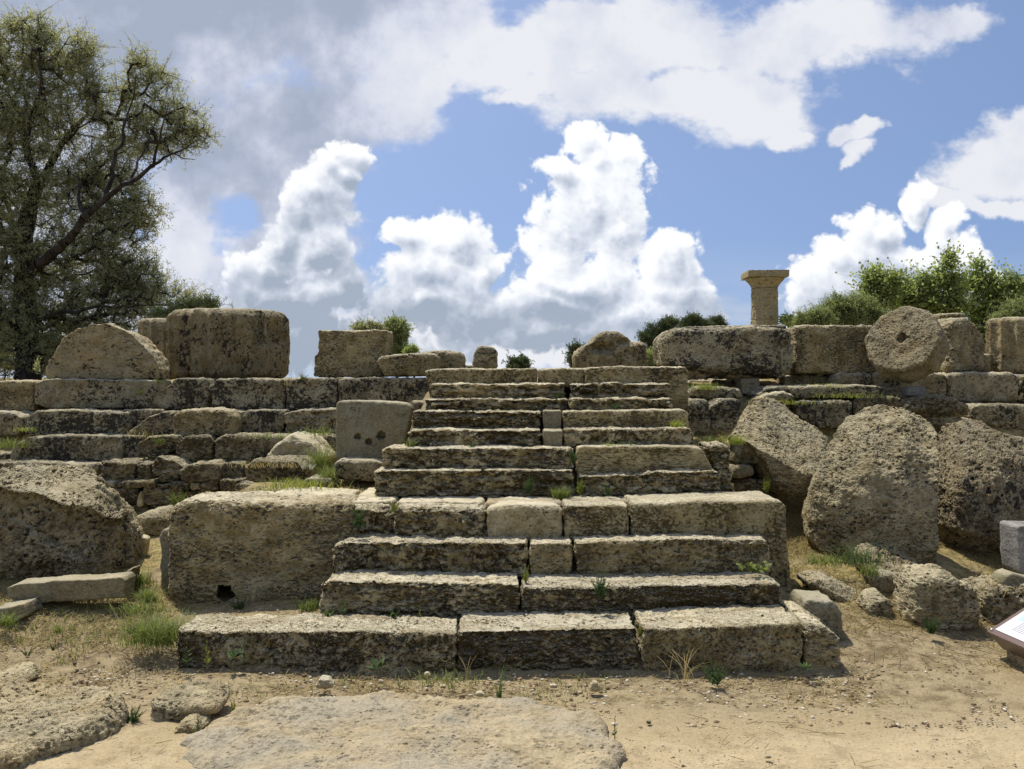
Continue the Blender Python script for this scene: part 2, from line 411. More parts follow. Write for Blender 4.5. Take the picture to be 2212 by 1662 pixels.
def stone_mat(name, light, dark, grey=(0.30, 0.29, 0.26), greyamt=0.4, algae=0.3, lichen=0.3, pits=0.5, pscale=26, depth=0.008, lscale=13, speck=0.5,
              ochre=0.2, strata=0.0, algcol=(0.06, 0.047, 0.02), lcol=(0.020, 0.018, 0.015), ascale=9.0, moss=0.0, bump=1.0, lit_bleach=0.6, warm=0.84, flat=0.6, lum=1.04):
    m, N, b, out = new_mat(name)
    tc = N.n.new('ShaderNodeTexCoord'); oi = N.n.new('ShaderNodeObjectInfo')
    off = N.m('MULTIPLY', oi.outputs['Random'], 57.0)
    rs = N.m('FRACT', N.m('MULTIPLY', oi.outputs['Random'], 7.31)); rb = N.m('FRACT', N.m('MULTIPLY', oi.outputs['Random'], 13.7))
    v0 = N.v('MULTIPLY', tc.outputs['Object'], N.comb(N.m('MULTIPLY_ADD', rs, 0.55, 0.75), N.m('MULTIPLY_ADD', rs, 0.55, 0.75), N.m('MULTIPLY_ADD', rb, 0.6, 0.85)))
    v = N.v('ADD', v0, N.comb(off, N.m('MULTIPLY', off, 1.7), N.m('MULTIPLY', off, 0.6)))
    n_big = N.noise(v, 1.7, 4, 0.6); n_mid = N.noise(v, 6.0, 6, 0.62); n_fine = N.noise(v, 42.0, 4, 0.6)
    col = N.mix(N.mr(n_mid, 0.36, 0.64), dark, light)
    col = N.mix(N.m('MULTIPLY', N.mr(n_big, 0.42, 0.62), greyamt), col, grey)
    if ochre: col = N.mix(N.m('MULTIPLY', N.mr(N.noise(v, 3.1, 4, 0.6), 0.52, 0.68), ochre), col, (0.36, 0.24, 0.10))
    wv = N.v('ADD', v, N.v('MULTIPLY', N.v('SUBTRACT', N.noise(v, 16, 3, 0.6, col=True), (0.5, 0.5, 0.5)), (0.05, 0.05, 0.05)))
    # shell pits
    vz = N.v('MULTIPLY', wv, (1, 1, 1.5))
    p1 = N.vor(vz, pscale); p2 = N.vor(vz, pscale * 0.42)
    gate = N.mr(N.noise(v, 4.4, 3, 0.55), 0.40, 0.66)
    pm = N.m('MULTIPLY', N.mr(p1, 0.42, 0.20), gate)
    pm2 = N.m('MULTIPLY', N.mr(p2, 0.26, 0.12), N.mr(N.noise(v, 7.1, 2, 0.5), 0.46, 0.62))
    pit = N.m('MAXIMUM', pm, pm2)
    # brown algae film in patches
    an = N.noise(N.v('MULTIPLY', wv, (1, 1, 1.7)), ascale * 1.9, 5, 0.72); ab_ = N.noise(v, 2.6, 3, 0.5)
    an = N.m('ADD', an, N.m('MULTIPLY', N.m('SUBTRACT', ab_, 0.5), 0.45))
    am = N.mr(an, 0.645 - 0.30 * algae, 0.745 - 0.30 * algae)
    am = N.m('MULTIPLY', am, min(1.0, 0.35 + algae))
    col = N.mix(am, col, algcol)
    # fine grain
    g = N.mr(n_fine, 0.3, 0.7, 1 - 0.60 * speck, 1 + 0.45 * speck, smooth=False)
    n_vf = N.noise(v, 120.0, 2, 0.7); g = N.m('MULTIPLY', g, N.mr(n_vf, 0.3, 0.7, 1 - 0.55 * speck, 1 + 0.5 * speck, smooth=False))
    g = N.m('MULTIPLY', g, N.m('MULTIPLY_ADD', rb, 0.34, lum - 0.17))
    col = N.mix(1.0, col, N.comb(g, N.m('MULTIPLY', g, 0.965), N.m('MULTIPLY', g, warm)), 'MULTIPLY')
    col = N.mix(N.m('MULTIPLY', pit, pits * 0.72), col, (0.045, 0.033, 0.017))  # pit colour carries the shade of the hollows along with their dirt
    hv = N.vor(wv, 9.5); hm = N.m('MULTIPLY', N.mr(hv, 0.20, 0.12), N.mr(N.noise(v, 3.3, 2, 0.5), 0.44, 0.52)); hm = N.m('MULTIPLY', hm, 0.85 if pits > 0.8 else 0.0)
    col = N.mix(N.m('MULTIPLY', hm, 0.9), col, (0.02, 0.016, 0.010))  # larger holes blackened too, their inner shade put into the colour
    # black lichen rosettes
    ln = N.noise(wv, lscale * 1.5, 6, 0.68); lb = N.noise(v, 2.3, 4, 0.6); lv = N.vor(N.v('ADD', wv, N.v('MULTIPLY', N.v('SUBTRACT', N.noise(v, 9, 2, 0.5, col=True), (0.5, 0.5, 0.5)), (0.25, 0.25, 0.25))), lscale * 2.1)
    lt = N.m('ADD', N.m('MULTIPLY', ln, 0.78), N.m('MULTIPLY', N.m('SUBTRACT', 0.85, lv), 0.25))
    lt = N.m('ADD', lt, N.m('MULTIPLY', N.m('SUBTRACT', lb, 0.5), 0.70))
    lm = N.mr(lt, 0.655 - 0.135 * lichen, 0.685 - 0.135 * lichen)
    col = N.mix(N.m('MULTIPLY', lm, 0.9 if lichen > 0 else 0), col, lcol)
    if moss: col = N.mix(N.m('MULTIPLY', N.mr(N.noise(v, 5.0, 5, 0.6), 0.5, 0.6), moss), col, (0.13, 0.12, 0.03))
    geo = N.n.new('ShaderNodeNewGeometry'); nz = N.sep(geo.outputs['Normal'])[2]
    tm = N.m('MULTIPLY', N.mr(nz, 0.60, 0.90), N.mr(N.noise(v, 5.2, 4, 0.6), 0.22, 0.5, lit_bleach * 0.6, lit_bleach))   # upper faces paler: rain-washed and trodden, with sunlit brightness put into the colour
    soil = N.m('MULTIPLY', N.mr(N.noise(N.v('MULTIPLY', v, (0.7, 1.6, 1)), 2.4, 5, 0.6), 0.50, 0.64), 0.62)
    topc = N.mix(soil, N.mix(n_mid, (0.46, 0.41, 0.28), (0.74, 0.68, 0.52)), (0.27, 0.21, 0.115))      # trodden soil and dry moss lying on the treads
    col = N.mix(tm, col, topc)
    N.put(b.inputs['Base Color'], col)
    hgt = N.m('ADD', N.m('MULTIPLY', N.m('SUBTRACT', n_mid, 0.5), 2.6), N.m('MULTIPLY', pit, -2.0 * pits))
    hgt = N.m('ADD', hgt, N.m('MULTIPLY', N.m('SUBTRACT', n_fine, 0.5), 1.9 * bump))
    hgt = N.m('ADD', hgt, N.m('MULTIPLY', am, -0.45))
    hgt = N.m('ADD', hgt, N.m('MULTIPLY', hm, -2.2))
    hgt = N.m('MULTIPLY', hgt, N.m('SUBTRACT', 1.0, N.m('MULTIPLY', tm, flat)))
    if strata:
        st = N.noise(N.v('MULTIPLY', v, (3, 3, 26)), 1.0, 4, 0.55)
        hgt = N.m('ADD', hgt, N.m('MULTIPLY', N.m('SUBTRACT', st, 0.5), 3.0 * strata))
    dn = N.n.new('ShaderNodeDisplacement'); N.put(dn.inputs['Height'], hgt); dn.inputs['Midlevel'].default_value = 0.0; dn.inputs['Scale'].default_value = depth
    N.l.new(dn.outputs[0], out.inputs['Displacement']); m.displacement_method = 'BOTH'
    return m

G0 = (0.27, 0.255, 0.20)
M_STEP = stone_mat('eroded_step_stone', (0.48, 0.42, 0.27), (0.22, 0.175, 0.085), G0, greyamt=0.2, algae=0.66, lichen=0.20, pits=0.85, depth=0.013, strata=0.3, ochre=0.15, lit_bleach=0.8)
M_DARK = stone_mat('dark_mossy_stone', (0.34, 0.29, 0.17), (0.16, 0.125, 0.06), G0, greyamt=0.15, algae=0.90, lichen=0.4, pits=0.9, depth=0.012, strata=0.3, ochre=0.1, lit_bleach=0.75, algcol=(0.048, 0.036, 0.016))
M_STEPS = stone_mat('smooth_step_stone', (0.38, 0.33, 0.20), (0.25, 0.20, 0.10), G0, greyamt=0.3, algae=0.56, lichen=0.15, pits=0.4, depth=0.008, ascale=14, lit_bleach=0.7)
M_SHELL = stone_mat('shell_limestone', (0.38, 0.32, 0.19), (0.22, 0.175, 0.085), G0, greyamt=0.2, algae=0.50, lichen=0.36, pits=0.95, pscale=24, depth=0.011, ascale=15, lit_bleach=0.75)
M_WALL = stone_mat('lichened_limestone', (0.40, 0.365, 0.265), (0.18, 0.155, 0.10), G0, greyamt=0.6, algae=0.42, lichen=1.25, pits=0.5, depth=0.010, lscale=11, lit_bleach=0.4)
M_WALLP = stone_mat('pale_limestone', (0.35, 0.32, 0.23), (0.21, 0.18, 0.115), G0, greyamt=0.5, algae=0.34, lichen=0.8, pits=0.5, depth=0.008, lit_bleach=0.6)
M_RUB = stone_mat('rubble_limestone', (0.27, 0.235, 0.15), (0.13, 0.105, 0.06), G0, greyamt=0.35, algae=0.56, lichen=0.8, pits=0.9, depth=0.012, lit_bleach=0.4)
M_DRUM = stone_mat('drum_limestone', (0.33, 0.285, 0.185), (0.22, 0.175, 0.10), G0, greyamt=0.35, algae=0.34, lichen=0.7, pits=0.5, depth=0.008, lscale=9, ochre=0.3, lit_bleach=0.5)
M_DISC = stone_mat('drum_face_stone', (0.34, 0.295, 0.20), (0.19, 0.155, 0.095), G0, greyamt=0.4, algae=0.36, lichen=0.2, pits=0.5, depth=0.014, lit_bleach=0.3, flat=0)
M_BOUL = stone_mat('rough_boulder_stone', (0.38, 0.33, 0.22), (0.20, 0.165, 0.095), G0, greyamt=0.35, algae=0.34, lichen=0.22, pits=1.0, pscale=24, depth=0.015, ochre=0.15, lit_bleach=0.45)
M_BOULD = stone_mat('dark_boulder_stone', (0.40, 0.345, 0.24), (0.20, 0.16, 0.105), G0, greyamt=0.3, algae=0.40, lichen=0.35, pits=1.0, pscale=20, depth=0.020, lscale=5, lit_bleach=0.3)
M_GREY = stone_mat('grey_slab_stone', (0.25, 0.23, 0.165), (0.185, 0.165, 0.11), grey=(0.23, 0.22, 0.18), greyamt=0.5, algae=0.26, lichen=0.15, pits=0.2, depth=0.004, lit_bleach=0.35)
M_MARB = stone_mat('grey_marble', (0.27, 0.265, 0.255), (0.19, 0.19, 0.18), grey=(0.22, 0.22, 0.215), greyamt=0.5, algae=0.0, lichen=-0.6, pits=0.0, depth=0.004, ochre=0.0, speck=0.5, lit_bleach=0, warm=0.92, lum=1.0)
M_FLAT = stone_mat('dusty_ground_slab', (0.41, 0.35, 0.225), (0.31, 0.26, 0.16), grey=(0.31, 0.29, 0.225), greyamt=0.7, algae=0.16, lichen=-0.4, pits=0.3, depth=0.010, ochre=0.1, speck=0.3, lit_bleach=0, warm=0.95, bump=0.6, lum=1.0)
M_FLATR = stone_mat('rough_ground_slab', (0.40, 0.34, 0.22), (0.22, 0.18, 0.105), G0, greyamt=0.45, algae=0.26, lichen=0.1, pits=0.7, depth=0.016, lit_bleach=0.3)
M_COLM = stone_mat('column_limestone', (0.40, 0.345, 0.23), (0.28, 0.24, 0.155), grey=(0.27, 0.25, 0.19), greyamt=0.5, algae=0.26, lichen=-0.5, pits=0.3, pscale=5, depth=0.03, ascale=2, ochre=0.10, speck=0.3, lit_bleach=0)
M_PAVE = stone_mat('pale_paving_stone', (0.48, 0.43, 0.30), (0.30, 0.25, 0.14), G0, greyamt=0.4, algae=0.24, lichen=0.05, pits=0.4, depth=0.008, lit_bleach=0.7)
M_BOULL = stone_mat('crusted_boulder_stone', (0.42, 0.365, 0.24), (0.21, 0.175, 0.10), G0, greyamt=0.3, algae=0.38, lichen=0.30, pits=1.0, pscale=18, depth=0.024, ochre=0.25, lit_bleach=0.6)
# ------------------------------------------------------------------ ground: one sheet to the horizon, rising behind the walls
ST = [  # x station : [(y, z), ...]
 (-14.0, [(0,0),(6.3,0.0),(6.8,0.08),(7.25,0.23),(7.8,0.28),(9,0.3),(11,0.38),(11.4,0.9),(12.0,1.4),(12.6,1.82),(20,1.85),(30,0.2),(80,0.0)]),
 (-4.6, [(0,0),(6.3,0.0),(6.8,0.08),(7.25,0.23),(7.8,0.28),(9,0.3),(10.7,0.36),(11.1,0.55),(11.4,0.95),(11.9,1.2),(12.4,1.55),(12.8,1.84),(20,1.85),(30,0.2),(80,0.0)]),
 (-3.05, [(0,0),(6.4,0.0),(7.3,0.17),(7.8,0.26),(8.6,0.34),(9.8,0.42),(10.7,0.45),(11.0,0.60),(11.5,0.98),(11.9,1.2),(12.4,1.55),(12.8,1.84),(20,1.85),(30,0.2),(80,0.0)]),
 (-2.55, [(0,0),(6.35,0.0),(7.0,0.15),(7.5,0.17),(8.0,0.2),(8.12,0.90),(9.3,0.92),(9.9,0.70),(10.7,0.55),(11.2,0.7),(11.5,0.98),(11.9,1.2),(12.4,1.55),(12.8,1.84),(20,1.85),(30,0.2),(80,0.0)]),
 (-1.55, [(0,0),(6.3,0.0),(7.0,0.17),(7.5,0.19),(8.0,0.2),(8.12,0.90),(9.3,0.93),(9.9,1.0),(10.3,1.1),(11.2,1.15),(11.9,1.25),(12.4,1.55),(12.8,1.84),(20,1.85),(30,0.2),(80,0.0)]),
 (-1.28, [(0,0),(6.3,-0.02),(7.0,0.17),(7.5,0.19),(7.7,0.6),(7.9,0.88),(8.9,0.90),(9.4,0.95),(10.0,1.15),(10.6,1.3),(11.9,1.4),(12.4,1.55),(12.8,1.84),(20,1.85),(30,0.2),(80,0.0)]),
 (-0.85, [(0,0),(6.3,-0.03),(6.5,0.05),(6.9,0.15),(7.5,0.5),(7.9,0.88),(8.1,0.92),(8.6,1.2),(9.2,1.4),(9.6,1.7),(9.95,1.85),(10.6,1.86),(20,1.86),(30,0.2),(80,0.0)]),
 (1.5, [(0,0),(6.3,-0.03),(6.5,0.05),(6.9,0.15),(7.5,0.5),(7.9,0.9),(8.1,0.94),(8.6,1.2),(9.2,1.45),(9.6,1.7),(9.95,1.9),(10.6,1.92),(20,1.9),(30,0.2),(80,0.0)]),
 (1.95, [(0,0),(6.3,-0.03),(6.6,0.08),(7.2,0.18),(7.7,0.6),(8.0,0.92),(8.9,0.93),(9.3,1.15),(9.7,1.34),(10.3,1.38),(10.8,1.72),(11.3,1.84),(12,1.9),(20,1.9),(30,0.2),(80,0.0)]),
 (2.32, [(0,0),(6.3,-0.02),(7.0,0.12),(7.6,0.22),(8.8,0.44),(9.4,0.7),(9.8,1.15),(10.2,1.36),(10.8,1.70),(11.3,1.84),(12,1.92),(20,1.9),(30,0.2),(80,0.0)]),
 (3.0, [(0,0),(6.3,0.0),(7.0,0.10),(7.7,0.25),(8.3,0.36),(9.0,0.50),(9.9,0.80),(10.6,1.35),(11.0,1.62),(11.5,1.84),(12,1.95),(20,1.92),(30,0.2),(80,0.0)]),
 (4.2, [(0,0),(6.6,0.0),(7.3,0.08),(8.0,0.25),(9.0,0.5),(10.5,1.0),(11.0,1.45),(11.6,1.7),(12.2,2.0),(20,1.92),(30,0.2),(80,0.0)]),
 (14.0, [(0,0),(6.6,0.0),(7.3,0.05),(8.0,0.2),(9.0,0.45),(10.5,1.0),(11.0,1.45),(11.6,1.7),(12.2,2.0),(20,1.92),(30,0.2),(80,0.0)]),
]
_sx = np.array([s[0] for s in ST])
def ground_z(x, y):
    x = np.asarray(x, float); y = np.asarray(y, float)
    Z = np.stack([np.interp(y, [a for a, _ in s[1]], [b for _, b in s[1]]) for s in ST])
    i = np.clip(np.searchsorted(_sx, x) - 1, 0, len(_sx) - 2)
    f = np.clip((x - _sx[i]) / (_sx[i + 1] - _sx[i]), 0, 1)
    f = f * f * (3 - 2 * f)
    idx = np.arange(len(x)) if x.ndim else None
    Z0 = np.take_along_axis(Z.reshape(len(ST), -1), i.reshape(1, -1), 0)[0]; Z1 = np.take_along_axis(Z.reshape(len(ST), -1), (i + 1).reshape(1, -1), 0)[0]
    return (Z0 * (1 - f.ravel()) + Z1 * f.ravel()).reshape(x.shape)
def axis_pts(lo, hi, step, far, g=1.22):
    a = list(np.arange(lo, hi, step)); s = step; v = hi
    while v < far: a.append(v); s *= g; v += s
    a.append(far); s = step; v = lo - step; b = []
    while v > -far: b.append(v); s *= g; v -= s
    b.append(-far)
    return np.array(b[::-1] + a)
gx = axis_pts(-7.6, 7.6, 0.026, 4000); gy = axis_pts(2.4, 12.4, 0.024, 4000)
GX, GY = np.meshgrid(gx, gy, indexing='xy'); gxf = GX.ravel(); gyf = GY.ravel()
gz = ground_z(gxf, gyf)
pg = np.stack([gxf, gyf, np.zeros_like(gxf)], 1)
near = (np.abs(gxf) < 9) & (gyf > 1.5) & (gyf < 13.5)
bumpz = np.zeros(len(gxf)); q = pg[near]
steep = np.clip((q[:, 1] - 6.3) / 1.5, 0, 1)
bumpz[near] = fbm(q * 1.1, 3, 0.5, 3) * (0.02 + 0.03 * steep) + fbm(q * 5.5, 4, 0.6, 5) * (0.012 + 0.02 * steep) + np.clip(ridge(q * 19, 2, 8), 0.35, 1) * 0.009
V = np.stack([gxf, gyf, gz + bumpz], 1)
nxg, nyg = len(gx), len(gy)
I, J = np.meshgrid(np.arange(nyg - 1), np.arange(nxg - 1), indexing='ij'); I = I.ravel(); J = J.ravel()
F = np.stack([I * nxg + J, I * nxg + J + 1, (I + 1) * nxg + J + 1, (I + 1) * nxg + J], 1)
m, N, b, out = new_mat('sandy_earth')
geo = N.n.new('ShaderNodeNewGeometry'); p = geo.outputs['Position']; px_, py_, pz_ = N.sep(p)
n1 = N.noise(p, 0.9, 5, 0.6); n2 = N.noise(p, 7, 6, 0.65); n3 = N.noise(p, 60, 4, 0.6)
sand = N.mix(N.mr(n1, 0.35, 0.65), (0.355, 0.28, 0.16), (0.445, 0.36, 0.225))
sand = N.mix(N.m('MULTIPLY', N.mr(n2, 0.45, 0.72), 0.65), sand, (0.22, 0.165, 0.09))
# strip of darker trampled soil with straw in front of and beside the stairs
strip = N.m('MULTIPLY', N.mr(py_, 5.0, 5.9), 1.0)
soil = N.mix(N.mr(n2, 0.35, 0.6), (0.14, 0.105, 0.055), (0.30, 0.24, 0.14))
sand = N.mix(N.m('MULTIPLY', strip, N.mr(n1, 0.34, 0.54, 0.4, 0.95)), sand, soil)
# dry grass mat beside and behind the stairs
dry = N.m('MULTIPLY', N.mr(py_, 6.9, 7.6), N.mr(N.noise(p, 2.3, 5, 0.6), 0.35, 0.55))
sand = N.mix(N.m('MULTIPLY', dry, 0.95), sand, N.mix(N.mr(N.noise(p, 11, 4, 0.6), 0.4, 0.6), (0.33, 0.26, 0.11), (0.17, 0.14, 0.055)))
vo = N.vor(p, 55, out='Color'); vd = N.vor(p, 55)
sep3 = N.n.new('ShaderNodeSeparateColor'); N.put(sep3.inputs[0], vo)
peb = N.m('MULTIPLY', N.mr(vd, 0.33, 0.22), N.mr(sep3.outputs[0], 0.80, 0.83))
pcol = N.mix(N.mr(sep3.outputs[1], 0.55, 0.7), (0.16, 0.115, 0.07), (0.46, 0.385, 0.27))
sand = N.mix(N.m('MULTIPLY', peb, 0.8), sand, pcol)
g3 = N.mr(n3, 0.3, 0.7, 0.80, 1.16, smooth=False)
sand = N.mix(1.0, sand, N.comb(g3, g3, g3), 'MULTIPLY')
N.put(b.inputs['Base Color'], sand)
h = N.m('ADD', N.m('MULTIPLY', n2, 0.012), N.m('ADD', N.m('MULTIPLY', n3, 0.005), N.m('MULTIPLY', peb, 0.006)))
bn = N.n.new('ShaderNodeBump'); bn.inputs['Strength'].default_value = 0.7; N.put(bn.inputs['Height'], h); bn.inputs['Distance'].default_value = 1.0
N.l.new(bn.outputs[0], b.inputs['Normal'])
M_GROUND = m
g = mesh_np('ground', V, F, m, loc=(0, 0, 0)); tag(g, 'sandy earth ground rising in terraces behind the ruins', None, kind='structure')
# ------------------------------------------------------------------ the stairway
GS = 'weathered blocks of the stone stairway'
D1, D2, D3, D4, D5, D6, D7, D8, D9, D10, D11 = 6.32, 6.82, 7.22, 7.47, 8.04, 8.20, 8.47, 8.78, 9.03, 9.22, 9.86
def step(label, outline, D, T, mat=None, **k):
    kw = dict(r=0.024, amp=0.014, lay=0.03, group=GS, name='step_block', cat='step block'); kw.update(k)
    kw.setdefault('yaw', float(rng.uniform(-0.012, 0.012)))
    return stone(label, outline, D, T, mat or M_STEP, **kw)
# bottom step
step('long pale left block of the lowest step, grass tuft at its end', [(378,1360),(470,1364),(700,1362),(984,1369),(985,1475),(700,1465),(378,1452)], D1, 0.46, lay=0.012, amp=0.018)
step('middle block of the lowest step with gritty flat top and dark mossy face', [(987,1364),(1376,1358),(1380,1478),(987,1482)], D1 + 0.01, 0.60, M_DARK, lay=0.03, r=0.012)
step('pale block of the lowest step right of the grassy joint', [(1386,1358),(1560,1352),(1736,1346),(1737,1475),(1386,1480)], D1, 0.66, M_SHELL, lay=0.012, amp=0.02, r=0.03)
step('short chipped end block of the lowest step at its right corner', [(1739,1348),(1770,1346),(1815,1374),(1816,1475),(1739,1475)], D1 + 0.02, 0.64, M_SHELL, lay=0.01, amp=0.02, r=0.035)
# second step
step('left block of the second step, darker and honeycombed', [(690,1266),(718,1256),(1123,1264),(1124,1345),(690,1345)], D2, 0.6, lay=0.05, amp=0.022)
step('long right block of the second step with smooth rounded top edge', [(1126,1268),(1300,1266),(1683,1260),(1693,1270),(1693,1345),(1126,1345)], D2, 0.6, M_DARK, lay=0.022, r=0.035)
# third step
step('long left block of the third step, layered and deeply eroded', [(718,1180),(740,1172),(1140,1172),(1142,1248),(712,1248)], D3, 0.5, lay=0.06, amp=0.02)
step('short squarish block in the middle of the third step', (1145,1173,1237,1248), D3 + 0.015, 0.5, M_SHELL, lay=0.01)
step('long right block of the third step with a leafy green plant at its end', [(1241,1172),(1450,1165),(1660,1166),(1665,1185),(1665,1248),(1241,1248)], D3, 0.5, M_SHELL, lay=0.02)
# fourth course: landing edge
def hole(px, py, hx, hy, r, d):
    return lambda X, Y: d * np.clip((0.98 + 0.07 * np.sin(2 * np.arctan2(Y - hy, X - hx) + 1) + 0.12 * np.sin(5 * np.arctan2(Y - hy, X - hx)) - np.hypot((X - hx) / r, (Y - hy) / r)) * 3.5, 0, 1)
h1 = hole(0, 0, 486, 1282, 19, 0.5)
step('huge pitted retaining block left of the lower steps with a dark hole near its base', [(362,1100),(400,1080),(760,1088),(764,1200),(760,1316),(560,1322),(385,1312),(360,1290)], D4 + 0.03, 0.62, M_SHELL, lay=0.0, amp=0.022, r=0.07, relief=h1, cell=0.0085)
step('thin upright slab standing against the left end of the huge pitted block', [(342,1160),(352,1146),(374,1140),(380,1318),(344,1318)], D4 + 0.25, 0.3, M_GREY, lay=0, r=0.04)
step('crumbling eroded block of the landing edge beside the huge pitted block', [(752,1092),(850,1092),(852,1172),(752,1172)], D4 + 0.06, 0.55, lay=0.05, amp=0.03, r=0.07, chip=0.05)
step('dark pitted block of the landing edge, left of the yellowish block', [(848,1094),(1050,1097),(1054,1172),(846,1172)], D4 + 0.01, 0.58, M_STEP, lay=0.02, amp=0.024, r=0.06)
step('smooth yellowish block of the landing edge', [(1052,1098),(1100,1090),(1206,1094),(1215,1104),(1215,1172),(1052,1172)], D4, 0.58, M_PAVE, lay=0.0, r=0.05, amp=0.012)
step('short brown-flecked block of the landing edge between two joints', (1218,1092,1360,1172), D4 + 0.01, 0.58, M_STEPS, lay=0.008)
step('broad grey flecked block ending the landing edge, reaching down beside the steps', [(1364,1088),(1500,1084),(1650,1081),(1684,1080),(1700,1094),(1706,1200),(1712,1308),(1364,1308)], D4, 0.62, M_STEPS, lay=0.0, r=0.04, amp=0.011)
# landing slabs
def slab(label, px0, px1, py0, py1, z, T=0.16, mat=None, **k):
    """flat slab whose top spans photo rows py0 (far) .. py1 (near) at height z"""
    Dn, Df = depth_at(py1, z), depth_at(py0, z)
    x0, x1 = wx(px0, Dn), wx(px1, Dn)
    yz = HZ + (EYE - z) * FPX / Dn
    kw = dict(r=0.03, amp=0.014, group='flat paving slabs on the landing', name='paving_slab', cat='paving slab'); kw.update(k)
    return stone(label, [(px0, yz), ((px0 + px1) / 2, yz), (px1, yz), (px1, yz + T * FPX / Dn), (px0, yz + T * FPX / Dn)], Dn, Df - Dn, mat or M_PAVE, cell=0.012, **kw)
slab('grassy pale slab on the landing behind the huge pitted block', 560, 745, 1054, 1080, 0.965, chip=0.03, amp=0.02)
slab('cracked pale slab on the landing below the small lichened block', 752, 850, 1052, 1084, 0.966, chip=0.02)
slab('broad bare slab on the landing at the foot of the fifth step', 856, 1044, 1060, 1084, 0.962)
slab('straw-strewn slab on the landing before the middle of the fifth step', 1050, 1215, 1066, 1086, 0.958, mat=M_FLAT)
slab('dusty slab on the landing before the right of the fifth step', 1222, 1400, 1066, 1084, 0.958, mat=M_FLAT)
slab('wide grey slab on the landing at its right end', 1470, 1640, 1062, 1078, 0.985)
# fifth step
step('dark left block of the fifth step, darkest of the middle flight', [(805,1020),(820,1016),(1240,1016),(1242,1066),(1240,1084),(806,1070)], D5, 0.5, lay=0.04)
step('right block of the fifth step, crumbling above straw', [(1250,1029),(1340,1026),(1440,1019),(1555,1018),(1561,1030),(1560,1086),(1250,1086)], D5, 0.5, lay=0.06, amp=0.026, chip=0.03)
# sixth step
step('left block of the sixth step with a rounded grey left end', [(824,974),(836,967),(900,969),(1238,968),(1240,1026),(826,1026)], D6, 0.5, lay=0.03)
step('smooth right block of the sixth step', [(1247,968),(1262,965),(1480,965),(1516,968),(1540,1012),(1530,1026),(1246,1030)], D6, 0.5, M_STEPS, lay=0.0, amp=0.012)
step('broken stump of stone ending the sixth step on the right', [(1518,962),(1560,960),(1585,972),(1586,1072),(1548,1074),(1542,1000)], D6 + 0.06, 0.45, lay=0.05, amp=0.03, chip=0.05, r=0.06)
# seventh step
step('left block of the seventh step', [(878,936),(888,929),(1170,930),(1173,972),(879,974)], D7, 0.45, lay=0.06, amp=0.02)
step('small pale cube set into the seventh step', (1175,930,1216,972), D7 - 0.02, 0.45, M_GREY, lay=0, r=0.02, amp=0.008)
step('right block of the seventh step with ragged right end', [(1219,928),(1400,927),(1490,924),(1501,938),(1500,972),(1219,972)], D7, 0.45, M_STEP, lay=0.03, amp=0.02)
# eighth step
step('left block of the eighth step', [(888,892),(900,888),(1170,890),(1172,932),(888,932)], D8, 0.4, lay=0.06, amp=0.02)
step('small pale upright cube set into the eighth step', (1174,888,1213,932), D8 - 0.02, 0.4, M_GREY, lay=0, r=0.02, amp=0.006)
step('smooth right block of the eighth step with grass at its foot', [(1216,888),(1300,888),(1480,885),(1487,896),(1487,932),(1216,932)], D8, 0.4, M_STEPS, lay=0.0)
# ninth and tenth step
step('left honeycombed block of the ninth step', (916,862,1226,894), D9, 0.4, lay=0.07, amp=0.02)
step('right honeycombed block of the ninth step', (1231,861,1454,894), D9, 0.4, lay=0.07, amp=0.02)
step('left ragged block of the tenth step', (926,830,1224,866), D10, 0.4, lay=0.07, amp=0.02)
step('right ragged block of the tenth step', (1229,829,1450,866), D10, 0.4, lay=0.07, amp=0.022)
# top course
step('long sandy left block of the topmost course with an eroded left end', [(917,802),(932,798),(1000,797),(1160,796),(1163,892),(930,892),(926,850)], 9.55, 0.7, M_STEPS, lay=0.0, r=0.025, relief=lambda X, Y: 0.10 * ((X < 950) & (Y > 835)) + 0.06 * np.clip((940 - X) / 12, 0, 1))
step('short middle block of the topmost course between two joints', (1166,797,1262,838), 9.56, 0.7, M_STEPS, lay=0.0)
step('long right block of the topmost course turning down as a pier at its right end', [(1265,796),(1280,793),(1447,792),(1480,792),(1487,798),(1488,890),(1265,890)], 9.50, 0.7, M_STEPS, lay=0.0, r=0.025)

# ------------------------------------------------------------------ left wall
GL = 'lichened courses of the wall left of the stairs'
def wl(label, outline, D, T=0.6, mat=None, **k):
    kw = dict(r=0.032, amp=0.02, group=GL, name='wall_block', cat='wall block'); kw.update(k)
    return stone(label, outline, D, T, mat or M_WALL, **kw)
DA, DB, DC, DD, DF = 12.2, 11.8, 11.4, 11.0, 10.8
wl('brownish block of the top course at the left edge of the picture', [(-30,826),(30,822),(72,824),(74,888),(-30,890)], DA, mat=M_SHELL)
wl('long pale block of the top course below the broken half drum', [(74,828),(100,818),(230,820),(336,822),(338,848),(318,882),(100,884),(74,872)], DA - 0.03, chip=0.02, mat=M_WALLP)
wl('lichen-blotched block of the top course stepping up below the fluted drum', [(320,856),(362,836),(378,818),(440,818),(448,842),(446,884),(318,884)], DA)
wl('lichen-blotched block of the top course with a cut-away upper left corner', [(452,836),(470,820),(540,818),(612,820),(614,886),(458,886)], DA - 0.02)
wl('black-spotted block of the top course below the gap before the square block', (618,818,728,886), DA)
wl('long ledged block of the top course next to the stairs', [(731,820),(800,816),(918,818),(920,876),(860,884),(731,884)], DA - 0.03, chip=0.03)
wl('rounded pale block end in the second course at the left edge', [(-30,888),(20,890),(48,898),(52,930),(40,942),(-30,942)], DB, mat=M_WALLP, r=0.05)
wl('long half-blackened block of the second course below the pale block', [(56,902),(80,888),(150,886),(262,892),(268,920),(262,944),(54,944)], DB - 0.15, mat=M_WALL)
